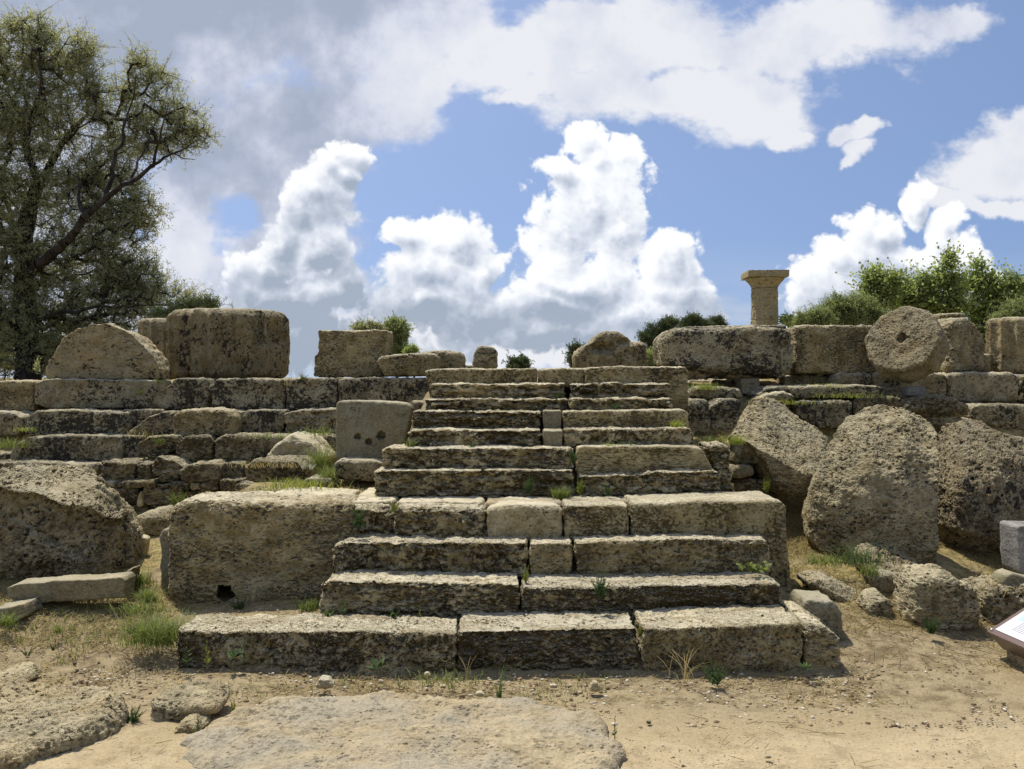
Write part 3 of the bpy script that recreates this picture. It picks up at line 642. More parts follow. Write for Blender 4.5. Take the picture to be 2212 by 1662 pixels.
wl('dark recessed block of the second course left of the rubble', (262,886,345,946), DB + 0.12)
wl('sloping broken stone behind the pale boulder on the second course', [(272,938),(320,900),(345,890),(378,890),(380,944),(275,948)], DB - 0.1, mat=M_RUB, chip=0.06, r=0.05)
wl('pale boulder with fluted side sitting before the second course', [(370,906),(385,888),(440,883),(488,886),(500,900),(500,944),(372,946)], DB - 0.4, 0.5, mat=M_SHELL, r=0.055, name='boulder', cat='boulder')
wl('black block of the second course right of the pale fluted boulder', (500,886,612,946), DB, chip=0.03)
wl('layered crumbling block of the second course near the leaning square slab', [(612,894),(650,886),(726,884),(728,946),(612,946)], DB - 0.05, mat=M_WALL, lay=0.05, chip=0.04)
wl('long blotched block of the third course with a hollow below', [(26,968),(60,944),(140,940),(258,942),(262,998),(20,1000)], DC, r=0.04)
wl('low dark stone of the third course at the left edge', (-30,980,24,1004), DC + 0.05)
wl('short dark block of the third course right of the long blotched one', (262,942,302,1000), DC + 0.1)
wl('broken wedge of the third course under a leafy weed', [(292,960),(320,944),(392,940),(400,960),(378,974),(330,992),(296,976)], DC - 0.15, mat=M_RUB, chip=0.05, lay=0.03)
wl('rounded pitted block of the third course, left of a pair', [(376,962),(400,942),(450,940),(460,956),(456,998),(380,996)], DC - 0.2, mat=M_RUB, r=0.05)
wl('rounded pitted block of the third course, right of a pair', [(460,952),(478,940),(570,940),(576,992),(550,1000),(462,998)], DC - 0.2, mat=M_RUB, r=0.05)
wl('grass-topped mound-shaped stone beside the leaning square slab', [(572,985),(600,952),(628,940),(668,950),(690,975),(712,1000),(575,1002)], DC - 0.9, 0.8, mat=M_PAVE, r=0.12, name='boulder', cat='boulder', big=0.04)
wl('dark block behind the mound-shaped stone under dry grass', (576,942,726,985), DC - 0.05)
wl('long low block of the fourth course behind the great left boulder', (-30,1000,118,1030), DD)
wl('blotched block of the fourth course right of the great left boulder', [(118,1002),(212,1002),(214,1046),(150,1046),(118,1030)], DD, chip=0.03)
wl('layered squarish block of the fourth course', (214,1000,292,1046), DD - 0.12, mat=M_RUB, lay=0.05)
wl('small upright stone of the fourth course between layered blocks', (294,1002,322,1044), DD - 0.1, mat=M_RUB)
wl('leaning layered stone of the fourth course under the broken wedge', [(325,1008),(338,986),(378,996),(402,1012),(398,1028),(330,1026)], DD - 0.15, mat=M_RUB, lay=0.05)
wl('round-shouldered pitted block of the fourth course', [(386,1018),(410,1002),(470,998),(476,1010),(474,1046),(388,1044)], DD - 0.2, mat=M_RUB, r=0.055)
wl('square pitted block of the fourth course', (478,1000,522,1036), DD - 0.15, mat=M_RUB)
wl('broad mossy block of the fourth course sprinkled with dead grass', [(522,1012),(545,996),(640,994),(664,1010),(666,1052),(560,1050),(524,1036)], DD - 1.2, 0.7, mat=M_RUB, r=0.055, lay=0.03, big=0.03)
GR = 'small rubble stones packed between the wall courses'
def rub(label, o, D=DF, **k):
    kw = dict(mat=M_RUB, name='rubble_stone', cat='rubble stone', group=GR, r=0.028); kw.update(k)
    return wl(label, o, D, 0.4, **kw)
rub('flat yellowish stone below the blotched fourth-course block', (198,1040,246,1054), DF, mat=M_PAVE)
rub('small flat dark stone right of the flat yellowish stone', (247,1042,262,1054))
rub('long flat stone over two squarish blocks', (262,1038,336,1056), DF - 0.03)
rub('flat stone wedged under the round-shouldered block on its left', (337,1044,368,1058))
rub('low stone under the middle of the round-shouldered block', (366,1044,408,1060), DF - 0.03)
rub('small reddish brick-like stone in the lower rubble', (410,1042,430,1060), DF, mat=M_COLM)
rub('small low stone right of the reddish one', (432,1044,470,1062))
rub('stone under the leaning layered one, pale and flat', (340,1024,386,1044), DF + 0.05)
rub('upper small block behind the grassy landing edge', (475,1036,526,1062), DF - 0.1)
rub('low stone in grass behind the huge pitted block', (508,1046,575,1062), DF - 0.4)
rub('squarish block low in the wall above the great boulder shoulder', (214,1056,298,1090), DF - 0.02)
rub('wide squarish block low in the wall right of a thin upright chip', (308,1056,390,1092), DF)
rub('dim block low in the wall behind the leafy green weed', (392,1062,470,1092), DF + 0.05)
rub('thin pale upright chip between two squarish blocks', (298,1062,307,1094), DF - 0.05, mat=M_PAVE, r=0.02)
rub('dark base block left, lowest of the wall', (200,1092,320,1150), DF + 0.02)
rub('dark base block right, lowest of the wall', (322,1092,420,1150), DF + 0.02)
rub('squat stone at the back edge of the landing near white flowers', [(652,1046),(662,1034),(712,1034),(720,1052),(712,1060),(655,1060)], 8.9, mat=M_WALLP)
# leaning slab with three holes and the block below
def holes3(X, Y):
    d = np.zeros_like(X)
    for a, b, r in ((772, 944, 8), (796, 955, 8), (823, 942, 11)): d = np.maximum(d, 0.10 * np.clip((1.0 - np.hypot(X - a, Y - b) / (r * (0.95 + 0.09 * np.sin(3 * np.arctan2(Y - b, X - a) + a) + 0.10 * np.sin(7 * np.arctan2(Y - b, X - a))))) * 2.5, 0, 1))
    return d
stone('large square grey slab leaning upright with three dark holes', [(722,874),(728,866),(800,866),(876,871),(888,880),(887,902),(866,992),(840,996),(724,994)], 9.3, 0.26, M_GREY, cat='stone slab', name='leaning_slab', r=0.035, amp=0.008, relief=holes3, lean=0.10, cell=0.0075)
stone('lichen-spotted block lying under the leaning square slab', [(719,1004),(730,992),(812,994),(826,1002),(828,1034),(800,1042),(722,1036)], 9.05, 0.5, M_WALLP, r=0.06, amp=0.012)
stone('dark stone filling the gap between leaning slab and upper stairs', (884,868,922,900), 9.75, 0.5, M_WALL, name='wall_block', cat='wall block')
stone('rough core block behind the leaning slab beside the stairs', (860,884,906,990), 9.95, 0.6, M_RUB, name='wall_block', cat='wall block')

# ------------------------------------------------------------------ things standing on the left wall
def fan(V, N): return V
def fanrel(X, Y):       # the right margin is broken away in long ridges
    e = (X - (300 + (Y - 700) * 0.45)) / 30.0
    return 0.35 * np.clip(e, 0, 2) + 0.05 * np.clip(e, 0, 1) * np.sin((X - Y * 0.6) * 0.35)
stone('broken half drum with jagged fan-shaped outline on the left wall', [(100,818),(98,800),(106,780),(122,760),(130,738),(150,722),(170,712),(192,704),(200,699),(216,701),(230,698),(246,706),(266,712),(284,722),(302,740),(322,758),(334,776),(345,800),(344,820),(220,820)],
      12.35, 0.55, M_DRUM, cat='column fragment', name='broken_drum', r=0.015, amp=0.026, relief=fanrel, cell=0.012, bs=0.96, chip=0.02)
c = (wx(345, 14.3), 14.3, wz(820, 14.3))
drum('fluted column drum half hidden behind the biggest drum', c, (0, 0, 1), 0.33, 0.93, M_DRUM, flutes=12, fd=0.06, up=(0, 1, 0), rim=0.08)
c = (wx(494.5, 13.75), 13.75, wz(818, 13.75))
def droop(V, N):
    ctr = np.array([wx(494.5, 13.75), 13.75]); q_ = np.hypot(V[:, 0] - ctr[0], V[:, 1] - ctr[1]) / 0.885
    V[:, 2] -= 0.045 * np.clip(q_, 0, 1.1) ** 4 * (V[:, 2] > V[:, 2].max() - 0.3); return V
drum('biggest column drum standing upright on the left wall, blotched black', c, (0, 0, 1), 0.885, 1.01, M_DRUM, flutes=20, fd=0.11, up=(0, 1, 0), rim=0.10, amp=0.014, chip=0.06, post=droop)
stone('square tan block with lichened top and right side', [(677,770),(688,758),(687,716),(690,714),(836,713),(835,735),(830,780),(825,814),(677,815)], 12.5, 0.7, M_SHELL, r=0.02, amp=0.02, chip=0.02)
stone('low tilted block lying against the square tan block', [(815,782),(818,770),(860,765),(920,762),(942,764),(945,790),(940,812),(830,814)], 12.25, 0.6, M_SHELL, r=0.05, amp=0.012)
stone('low rough block right of the tilted one, just behind the stair top', [(900,768),(915,760),(940,757),(998,761),(1001,768),(1001,800),(905,802)], 12.9, 0.6, M_BOUL, r=0.06, amp=0.018)
stone('small worn standing stump behind the stair top', [(1020,798),(1021,768),(1030,752),(1040,747),(1068,750),(1074,762),(1074,798)], 13.4, 0.4, M_WALLP, r=0.06, amp=0.018, name='stone_stump', cat='stone stump')
def rel1(X, Y): return 0.15 * np.clip(1 - np.hypot((X - 1300) / 34, (Y - 752) / 14), 0, 1) + 0.12 * np.clip(1 - np.hypot((X - 1352) / 30, (Y - 738) / 10), 0, 1)
stone('rough hollowed boulder behind the right of the stair top', [(1244,800),(1242,770),(1256,750),(1276,742),(1288,724),(1310,716),(1335,716),(1358,730),(1368,740),(1392,738),(1398,750),(1400,802)], 12.4, 0.8, M_BOUL, name='boulder', cat='boulder', r=0.08, amp=0.02, relief=rel1)
stone('thin broken ledge stone between the low rough block and the stump', (1001,790,1022,800), 13.0, 0.4, M_WALLP, name='rubble_stone', cat='rubble stone')

# ------------------------------------------------------------------ great left boulder and its neighbours
def relb(X, Y):
    # upper surface falls back behind a sharp ridge running down to the right; a deep groove below it
    ridge_y = 1046 + np.clip(X + 10, 0, 400) * 0.27 + 5 * np.sin(X / 17.0)
    up = np.clip((ridge_y - Y) / 95.0, 0, 1.4)
    g_y = 1075 + np.clip(X + 40, 0, 400) * 0.52
    gro = np.clip((Y - ridge_y) / 14.0, 0, 1) * np.exp(-(np.maximum(Y - g_y, 0) / 22.0) ** 2) * np.clip((g_y + 4 - ridge_y) / 30, 0, 1)
    right = np.clip((X - 205) / 40.0, 0, 1.6) * np.clip((Y - 1040) / 60, 0, 1)
    return 0.62 * up + 0.08 * gro + 0.22 * right + 0.10 * np.clip((Y - 1215) / 40, 0, 1)
stone('great broken drum with sunlit sloping top at the left edge', [(-160,1262),(-150,1080),(-60,1010),(0,1012),(40,1004),(70,994),(100,1002),(130,1000),(190,1000),(205,1022),(232,1044),(246,1078),(258,1110),(275,1140),(284,1200),(286,1240),(270,1262),(100,1262)],
      7.75, 1.0, M_BOULL, cat='boulder', name='broken_drum', r=0.07, amp=0.028, relief=relb, cell=0.0095, bs=0.55, big=0.03)
stone('long low slab of grey marble lying at the foot of the great left drum', [(14,1290),(14,1272),(34,1262),(96,1258),(120,1254),(200,1252),(262,1247),(270,1256),(268,1292),(150,1300),(40,1308)], 7.25, 0.22, M_GREY, cat='marble slab', name='fallen_slab', r=0.02, amp=0.008)
stone('pitted rounded rock between the great left drum and the retaining block', [(266,1160),(270,1132),(290,1112),(330,1106),(346,1112),(352,1165),(330,1178),(280,1176)], 9.3, 0.6, M_BOUL, cat='boulder', name='boulder', r=0.12)
stone('small broken slab standing upright in grass behind the great left drum', [(262,1166),(285,1152),(292,1160),(298,1156),(317,1164),(315,1182),(305,1220),(262,1216)], 8.5, 0.12, M_PAVE, cat='stone slab', name='stone_slab', r=0.02, amp=0.006)
stone('narrow stone propped at the right foot of the great left drum', [(262,1262),(268,1238),(288,1226),(284,1262),(276,1282),(262,1284)], 7.55, 0.2, M_SHELL, cat='rubble stone', name='rubble_stone', r=0.03)
stone('flat grey stone lying in grass at the left edge', [(-25,1330),(-20,1318),(20,1312),(50,1304),(56,1330),(20,1355)], 7.0, 0.3, M_GREY, cat='rubble stone', name='rubble_stone', r=0.02)

# ------------------------------------------------------------------ right of the stairs
GRW = 'courses of the wall right of the stairs'
def wr(label, outline, D, T=0.6, mat=None, **k):
    kw = dict(r=0.05, amp=0.02, group=GRW, name='wall_block', cat='wall block'); kw.update(k)
    return stone(label, outline, D, T, mat or M_WALL, **kw)
wr('grey block beside the sixth step on the right with one dark hollow', [(1586,962),(1600,953),(1660,952),(1688,958),(1690,990),(1684,1004),(1588,1004)], 9.3, 0.5, M_WALLP, relief=hole(0, 0, 1612, 990, 14, 0.08))
wr('small light grey block tucked under the grey block', (1587,1005,1632,1034), 9.25, 0.4, M_GREY)
wr('dark block below the small light grey block', (1586,1036,1655,1078), 9.35, 0.5, M_RUB)
wr('dark narrow block beside the slanted boulder foot', (1634,1004,1662,1050), 9.45, 0.4, M_RUB)
wr('black-stained upright block directly right of the upper stairs', [(1487,864),(1530,864),(1538,900),(1534,942),(1487,946)], 10.2, 0.6)
wr('black pitted block left of the slanted boulder', [(1534,878),(1560,862),(1600,862),(1604,900),(1600,946),(1534,944)], 10.3, 0.6)
wr('flat lichened ledge stone below the raised beam', [(1487,848),(1500,836),(1560,836),(1600,842),(1604,862),(1488,864)], 10.7, 0.7)
wr('long dark ledge stone under the beams with a white lichened rim', [(1638,852),(1660,836),(1760,834),(1880,832),(1910,838),(1911,856),(1700,862),(1640,862)], 10.8, 0.7, M_WALL)
wr('spotted block in the right wall under the dark ledge stone', [(1720,872),(1730,864),(1842,866),(1844,925),(1770,928),(1722,900)], 10.7, 0.6)
wr('brown pitted stone in the right wall with grass on top', [(1845,868),(1860,856),(1940,856),(1950,868),(1950,890),(1845,900)], 10.75, 0.6, M_RUB)
wr('rounded layered rock lying on the right wall', [(1952,880),(1970,862),(2020,853),(2070,858),(2100,878),(2102,902),(2060,906),(1956,900)], 10.7, 0.6, M_RUB, r=0.12, lay=0.03)
wr('flat stone under the rounded layered rock', (1998,894,2075,928), 10.75, 0.6, M_RUB)
wr('dark split block of the right wall at the picture edge', [(2100,880),(2120,874),(2260,876),(2262,935),(2180,932),(2102,905)], 10.9, 0.6, M_WALL, chip=0.03)
wr('rough fill stone behind the two great boulders', (1960,904,2110,990), 11.0, 0.6, M_RUB)
wr('fill stone behind the slanted boulder', (1660,862,1722,925), 10.9, 0.6, M_RUB)
wr('left block of the pale upper right course', [(1800,816),(1820,806),(1884,806),(1886,858),(1800,862)], 11.4, 0.6, M_WALLP, r=0.06)
wr('middle block of the pale upper right course under the holed drum', [(1888,806),(1950,805),(2046,806),(2048,868),(1888,866)], 11.4, 0.6, M_WALLP)
wr('long cracked block of the pale upper right course', [(2050,808),(2070,804),(2186,806),(2203,812),(2204,868),(2050,870)], 11.38, 0.6, M_WALLP)
wr('last block of the pale upper right course, at the picture edge', (2207,810,2290,872), 11.45, 0.6, M_WALL)
wr('tan bedding block below the right beam', (1694,812,1796,836), 11.7, 0.6, M_SHELL, r=0.03)
wr('lichened kerb stone seen in the dark gap under the beam', (1540,820,1590,838), 11.9, 0.5, M_WALL)
wr('ragged kerb stone seen through the gap under the beam near the pier', (1488,822,1538,840), 12.1, 0.5, M_WALL)
wr('pale prop stone holding up the left beam', [(1600,818),(1642,816),(1640,838),(1632,852),(1604,852)], 11.3, 0.35, M_GREY, r=0.03, name='prop_stone', cat='prop stone')
wr('low weathered stone in grass before the tan bedding block', [(1640,862),(1660,850),(1700,846),(1720,856),(1700,868),(1642,870)], 10.6, 0.4, M_WALLP)
# beams (lying drums)
def relbeam(X, Y):
    e = np.clip((715 - 0 - Y) / 20, 0, 1)
    fl = 0.05 * np.abs(np.sin((X - 1672) / 17.0 * math.pi)) * (X > 1672)
    return fl
stone('long dark rounded beam raised on a prop stone, lichened', [(1430,736),(1438,716),(1462,709),(1500,707),(1600,706),(1690,705),(1714,716),(1716,760),(1715,812),(1690,816),(1600,808),(1500,800),(1446,800),(1432,786)], 11.2, 0.85, M_WALL, r=0.12, amp=0.022, relief=relbeam, cat='stone beam', name='stone_beam', group='big stone beams right of the stairs')
stone('thin flat course stone lying on top of the raised beam', [(1462,712),(1480,706),(1560,703),(1700,702),(1702,712)], 11.5, 0.5, M_WALL, r=0.03, amp=0.012, cat='stone slab', name='stone_slab')
stone('broad mottled brown beam right of the raised one', [(1717,705),(1760,702),(1888,702),(1892,740),(1893,808),(1718,808)], 11.55, 0.8, M_SHELL, r=0.04, amp=0.014, cat='stone beam', name='stone_beam', group='big stone beams right of the stairs')
stone('wide added block that keeps the gap behind the raised beam dark', (1470, 765, 1790, 850), 12.5, 0.6, M_WALL, name='wall_block', cat='wall block')  # added to shut out the sky so the gap under the beam stays dark
stone('rear block behind the pale course under the mottled beam', (1780, 780, 1905, 830), 12.6, 0.5, M_SHELL, name='wall_block', cat='wall block')
# drums on the right
ax = np.array([0.60, 0.68, -0.44])
c = np.array(at(1948, 730, 11.0)) 
drum('tilted round drum with a square dowel hole facing the viewer', c, ax, 0.435, 0.36, M_DISC, hole=0.058, rim=0.03, amp=0.012, up=(0, 0, 1), chip=0.012, octa=0.018, cell=0.0085)
stone('cracked boulder leaning behind the holed drum', [(2040,800),(2048,740),(2042,700),(2060,688),(2090,684),(2110,700),(2128,722),(2134,760),(2128,804),(2050,808)], 11.7, 0.5, M_BOUL, name='boulder', cat='boulder', r=0.1, amp=0.022, relief=lambda X, Y: 0.006 * np.clip(X - 2090, -30, 60))
stone('flat stone end poking out above the holed drum', (2030,676,2085,692), 12.6, 0.5, M_SHELL, name='rubble_stone', cat='rubble stone')
stone('low stone between the cracked boulder and the edge drum', (2122,765,2142,812), 12.0, 0.4, M_SHELL, name='rubble_stone', cat='rubble stone')
c = (wx(2212, 12.3), 12.3, wz(808, 12.3))
drum('upright column drum cut by the right picture edge', c, (0, 0, 1), 0.46, 0.74, M_DRUM, flutes=14, fd=0.05, up=(0, 1, 0), rim=0.06)
# slanted boulder
def relsl(X, Y):
    return 0.012 * np.clip(X - 1600, 0, 80) * 0 + 0.55 * np.clip((935 + (X - 1575) * 0.55 - Y) / 90.0, 0, 1.4) + 0.20 * np.clip((1640 - X) / 60.0, 0, 1)
stone('slanted boulder with sunlit upper face behind the lower stairs', [(1572,940),(1588,920),(1604,880),(1622,856),(1650,853),(1692,862),(1722,890),(1760,916),(1800,940),(1800,1010),(1770,1050),(1742,1086),(1700,1070),(1674,1046),(1650,1000),(1618,962),(1578,950)],
      9.1, 0.9, M_BOUL, name='boulder', cat='boulder', r=0.12, amp=0.02, relief=relsl, bs=0.6, big=0.03)
# two great boulders
def relg1(X, Y):
    top = 0.60 * np.clip((1130 - Y) / 260.0, 0, 1) ** 2.2
    side = 0.42 * np.clip((1915 - X) / 165.0, 0, 1) ** 1.8
    fl = 0.022 * np.sin((X - 1880) / 15.0) * np.clip((X - 1860) / 40, 0, 1)
    return top + side + fl + 0.10 * np.clip((Y - 1190) / 40, 0, 1)
stone('great upright fluted drum section, left of the two largest right boulders', [(1745,1150),(1748,1080),(1762,1030),(1782,975),(1806,930),(1838,896),(1872,876),(1902,868),(1950,876),(1992,896),(2018,912),(2030,935),(2033,1000),(2036,1080),(2033,1180),(2030,1236),(1990,1232),(1930,1222),(1860,1222),(1800,1210),(1762,1184)],
      8.1, 0.9, M_BOUL, name='boulder', cat='boulder', r=0.06, amp=0.017, relief=relg1, bs=0.65, cell=0.0095)
def relg2(X, Y):
    top = 0.55 * np.clip((1110 - Y) / 210.0, 0, 1) ** 2.0
    low = 0.30 * np.clip((Y - 1150 - (X - 2100) * 0.25) / 60.0, 0, 1)
    return top + low + 0.30 * np.clip((2085 - X) / 55, 0, 1) ** 1.5 + 0.03 * np.sin((X - 2040) / 24.0)
stone('great craggy rounded boulder with brown-stained foot, right of the two largest', [(2036,1090),(2034,1000),(2030,935),(2056,910),(2086,902),(2120,903),(2150,918),(2190,940),(2290,960),(2330,1100),(2330,1275),(2130,1268),(2080,1262),(2044,1240)],
      8.35, 1.2, M_BOULD, name='boulder', cat='boulder', r=0.08, amp=0.022, relief=relg2, bs=0.7, cell=0.0095, big=0.02)
# smaller rocks on the slope
GK = 'weathered rocks strewn on the slope right of the stairs'
def rock(label, o, D, T=0.4, mat=None, **k):
    kw = dict(sink=16, mat=mat or M_BOUL, name='rock', cat='rock', group=GK, r=0.08, amp=0.022); kw.update(k)
    m = kw.pop('mat'); return stone(label, o, D, T, m, **kw)
rock('dark wedge-shaped rock sloping down before the fluted drum section', [(1868,1226),(1874,1200),(1892,1186),(1930,1190),(1985,1214),(2032,1246),(2030,1262),(1960,1268),(1890,1262)], 7.75, 0.35, M_BOULD, relief=lambda X, Y: 0.2 * np.clip((1230 + (X - 1900) * 0.25 - Y) / 40, 0, 1))
rock('flat pale rock lying in straw before the wedge-shaped one', [(1886,1256),(1894,1240),(1930,1242),(1985,1260),(1968,1272),(1900,1272)], 7.55, 0.3, M_WALLP, amp=0.012, r=0.05)
rock('long low crusted rock in the grass right of the end slab', [(1742,1262),(1750,1250),(1800,1252),(1840,1268),(1882,1300),(1884,1340),(1860,1344),(1800,1300)], 7.4, 0.35, M_BOUL, relief=lambda X, Y: 0.16 * np.clip((1280 + (X - 1800) * 0.5 - Y) / 30, 0, 1))
rock('small domed rock above the weeds beside the long low one', [(1874,1316),(1886,1294),(1910,1286),(1932,1298),(1936,1326),(1880,1334)], 7.15, 0.3)
rock('squat honeycombed boulder right of the weeds', [(1974,1330),(1978,1262),(1992,1244),(2040,1240),(2090,1252),(2118,1282),(2126,1320),(2122,1362),(2060,1372),(1985,1352)], 6.95, 0.5, M_BOUL, amp=0.03, r=0.12, name='boulder', cat='boulder')
rock('rough low boulder behind the information sign', [(2124,1300),(2130,1276),(2160,1268),(2280,1270),(2290,1360),(2240,1372),(2130,1366)], 7.15, 0.5, M_BOUL, amp=0.03, r=0.1, name='boulder', cat='boulder')
rock('smooth grey stone resting on the low boulder by the marble', [(2166,1262),(2172,1246),(2190,1238),(2215,1246),(2250,1256),(2250,1272),(2200,1274)], 7.25, 0.2, M_GREY, amp=0.006, r=0.03)
rock('grey flat-topped block beside the right end of the second step', [(1735,1305),(1750,1297),(1800,1300),(1822,1320),(1824,1372),(1800,1372),(1736,1350)], 6.75, 0.4, M_GREY, r=0.05, name='stone_block', cat='stone block')
def relmar(X, Y): return 0.09 * np.exp(-((X - 2228) / 6.0) ** 2)
stone('clean grey marble block with a vertical groove at the right edge', [(2199,1142),(2204,1136),(2320,1137),(2330,1268),(2250,1268),(2222,1252),(2204,1236),(2200,1196)], 7.6, 0.3, M_MARB, cat='marble block', name='marble_block', r=0.02, amp=0.005, relief=relmar)
stone('small clean grey marble cube on the upper right course', [(1959,842),(1966,837),(1997,834),(2000,836),(1999,855),(1961,856)], 10.9, 0.18, M_MARB, cat='marble block', name='marble_block', r=0.01, amp=0.002)

# ------------------------------------------------------------------ flat slabs in the foreground
def lumps(V, seed, n=46, hmax=0.045):
    R = np.random.default_rng(seed + 50); e = np.zeros(len(V)); mn, mx = V[:, :2].min(0), V[:, :2].max(0)
    for _ in range(n):
        c_ = R.uniform(mn, mx); s_ = R.uniform(0.03, 0.13); a_ = R.uniform(1.0, 2.4)
        d_ = ((V[:, 0] - c_[0]) / a_) ** 2 + (V[:, 1] - c_[1]) ** 2; e += R.uniform(-0.4, 1) * hmax * (s_ / 0.13) ** 0.5 * np.exp(-d_ / (2 * (s_ * 0.55) ** 2))
    return e
def ground_slab(label, pts_px, z, mat, H=0.3, cell=0.012, lump=0.02, seed=0, edge=0.06, **k):
    """irregular slab: outline = photo units projected onto the plane z; returns a lumpy plate with thickness H"""
    P = np.array([[wx(a, depth_at(b, z)), depth_at(b, z)] for a, b in pts_px])
    cen = P.mean(0)
    d = P - cen; ang = np.arctan2(d[:, 1], d[:, 0]); rad = np.hypot(d[:, 0], d[:, 1]); o = np.argsort(ang); ang, rad = ang[o], rad[o]
    nt = int(2 * math.pi * rad.max() / cell); nr = int(rad.max() / cell); th = np.linspace(-math.pi, math.pi, nt, endpoint=False)
    ex = np.concatenate([ang[-1:] - 2 * math.pi, ang, ang[:1] + 2 * math.pi]); er = np.concatenate([rad[-1:], rad, rad[:1]])
    Rr = np.interp(th, ex, er)
    Rr = Rr + edge * fbm(np.stack([np.cos(th) * 3, np.sin(th) * 3, th * 0 + seed], 1), 4, 0.6, seed)
    rows = [i / nr for i in range(1, nr + 1)]
    nside = max(int(H / cell), 4)
    prof = [(r, 0.0) for r in rows] + [(1.0, -(i / nside)) for i in range(1, nside + 1)]
    A = np.array([p[0] for p in prof]); Zp = np.array([p[1] for p in prof])
    RR = A[:, None] * Rr[None]; ZZ = np.broadcast_to(Zp[:, None] * H, RR.shape).copy()
    er2 = (1 - A)[:, None] * Rr[None]; ZZ -= np.where(Zp[:, None] == 0, 0.035 * np.clip(1 - er2 / 0.07, 0, 1) ** 2, 0.035)
    X = cen[0] + RR * np.cos(th)[None]; Y = cen[1] + RR * np.sin(th)[None]
    V = np.stack([X.ravel(), Y.ravel(), (z + ZZ).ravel()], 1)
    V = np.vstack([V, [cen[0], cen[1], z]])
    K = len(prof); I, J = np.meshgrid(np.arange(K - 1), np.arange(nt), indexing='ij'); I = I.ravel(); J = J.ravel(); J2 = (J + 1) % nt
    F = np.stack([I * nt + J, (I + 1) * nt + J, (I + 1) * nt + J2, I * nt + J2], 1)
    j = np.arange(nt); tri = np.stack([np.full(nt, len(V) - 1), j, (j + 1) % nt], 1)
    T3 = np.vstack([F[:, [0, 1, 2]], F[:, [0, 2, 3]], tri])
    N = vnormals(V, T3)
    e = lump * (fbm(V * 2.2 + seed, 3, 0.5, seed) + 0.7 * np.clip(ridge(V * np.array([4, 6, 4]) + seed, 3, seed + 2), -.2, 1)) + lump * 0.5 * fbm(V * 15, 4, 0.65, seed + 4)
    e += lumps(V, seed)
    V = V + N * e[:, None]
    o_ = mesh_np('ground_slab', V, T3, mat); tag(o_, label, 'ground slab', 'flat slabs sunk in the sandy foreground')
    return o_
ground_slab('big dusty flat slab sunk in the sand at the bottom centre', [(418,1590),(450,1562),(500,1535),(600,1515),(740,1502),(900,1500),(1080,1508),(1200,1530),(1290,1556),(1330,1590),(1325,1650),(1250,1700),(1100,1760),(600,1760),(470,1700),(430,1640)], 0.04, M_FLAT, 0.2, seed=3, lump=0.035, edge=0.16)
ground_slab('rough crusted slab at the lower left corner of the path', [(-260,1500),(-40,1452),(60,1470),(150,1480),(235,1490),(256,1512),(245,1545),(170,1578),(60,1610),(0,1640),(-120,1700),(-330,1680)], 0.10, M_FLATR, 0.3, seed=11, lump=0.05)
rock('loaf-shaped pale stone between the two ground slabs', [(318,1556),(322,1524),(345,1508),(400,1498),(450,1502),(474,1520),(470,1534),(400,1560),(340,1566)], 5.35, 0.28, M_FLATR, r=0.06, group=None, relief=lambda X, Y: 0.07 * np.clip((1528 - Y) / 22, 0, 1))
rock('small broken stone half sunk in sand below the loaf-shaped one', [(368,1592),(375,1572),(400,1562),(425,1570),(432,1584),(420,1600)], 5.15, 0.2, M_FLATR, r=0.04, group=None)
rock('flat crusted stone tip at the left edge above the corner slab', [(-20,1482),(-15,1462),(20,1456),(45,1462),(50,1476),(20,1490)], 5.95, 0.25, M_FLATR, r=0.04, group=None)
# ------------------------------------------------------------------ foliage
def leaf_mat(name, c1, c2, back=None, tr=0.35):
    m, N, b, out = new_mat(name)
    geo = N.n.new('ShaderNodeNewGeometry')
    n1 = N.noise(geo.outputs['Position'], 0.9, 3, 0.6)
    rnd = geo.outputs['Random Per Island']
    col = N.mix(N.m('ADD', N.m('MULTIPLY', rnd, 0.55), N.m('MULTIPLY', n1, 0.45)), c1, c2)
    N.put(b.inputs['Base Color'], col); b.inputs['Roughness'].default_value = 0.6
    tl = N.n.new('ShaderNodeBsdfTranslucent'); N.put(tl.inputs[0], N.mix(0.5, col, (c2[0] * 1.3, c2[1] * 1.3, c2[2] * 0.6)))
    ms = N.n.new('ShaderNodeMixShader'); ms.inputs[0].default_value = tr
    N.l.new(b.outputs[0], ms.inputs[1]); N.l.new(tl.outputs[0], ms.inputs[2]); N.l.new(ms.outputs[0], out.inputs[0])
    return m
M_OLIVE = leaf_mat('olive_leaves', (0.20, 0.208, 0.12), (0.47, 0.48, 0.31), tr=0.55)
M_GREENL = leaf_mat('bright_leaves', (0.17, 0.215, 0.08), (0.38, 0.45, 0.19), tr=0.6)
M_SHRUB = leaf_mat('shrub_leaves', (0.16, 0.195, 0.085), (0.36, 0.41, 0.20), tr=0.55)
M_PINE = leaf_mat('pine_needles', (0.05, 0.072, 0.032), (0.13, 0.16, 0.07), tr=0.25)
M_GRASS = leaf_mat('green_grass', (0.10, 0.13, 0.03), (0.26, 0.31, 0.09))
M_DRY = leaf_mat('dry_grass', (0.26, 0.20, 0.08), (0.50, 0.41, 0.21))
M_WEED = leaf_mat('weed_leaves', (0.045, 0.085, 0.03), (0.11, 0.17, 0.06))
M_YGR = leaf_mat('yellow_green_leaves', (0.18, 0.22, 0.04), (0.34, 0.38, 0.08))
M_FLOW = leaf_mat('white_flowers', (0.6, 0.6, 0.5), (0.8, 0.8, 0.75), tr=0.2)
m, N, b, out = new_mat('bark')
tcn = N.n.new('ShaderNodeTexCoord'); bn_ = N.noise(N.v('MULTIPLY', tcn.outputs['Object'], (1, 1, 0.3)), 12, 4, 0.6)
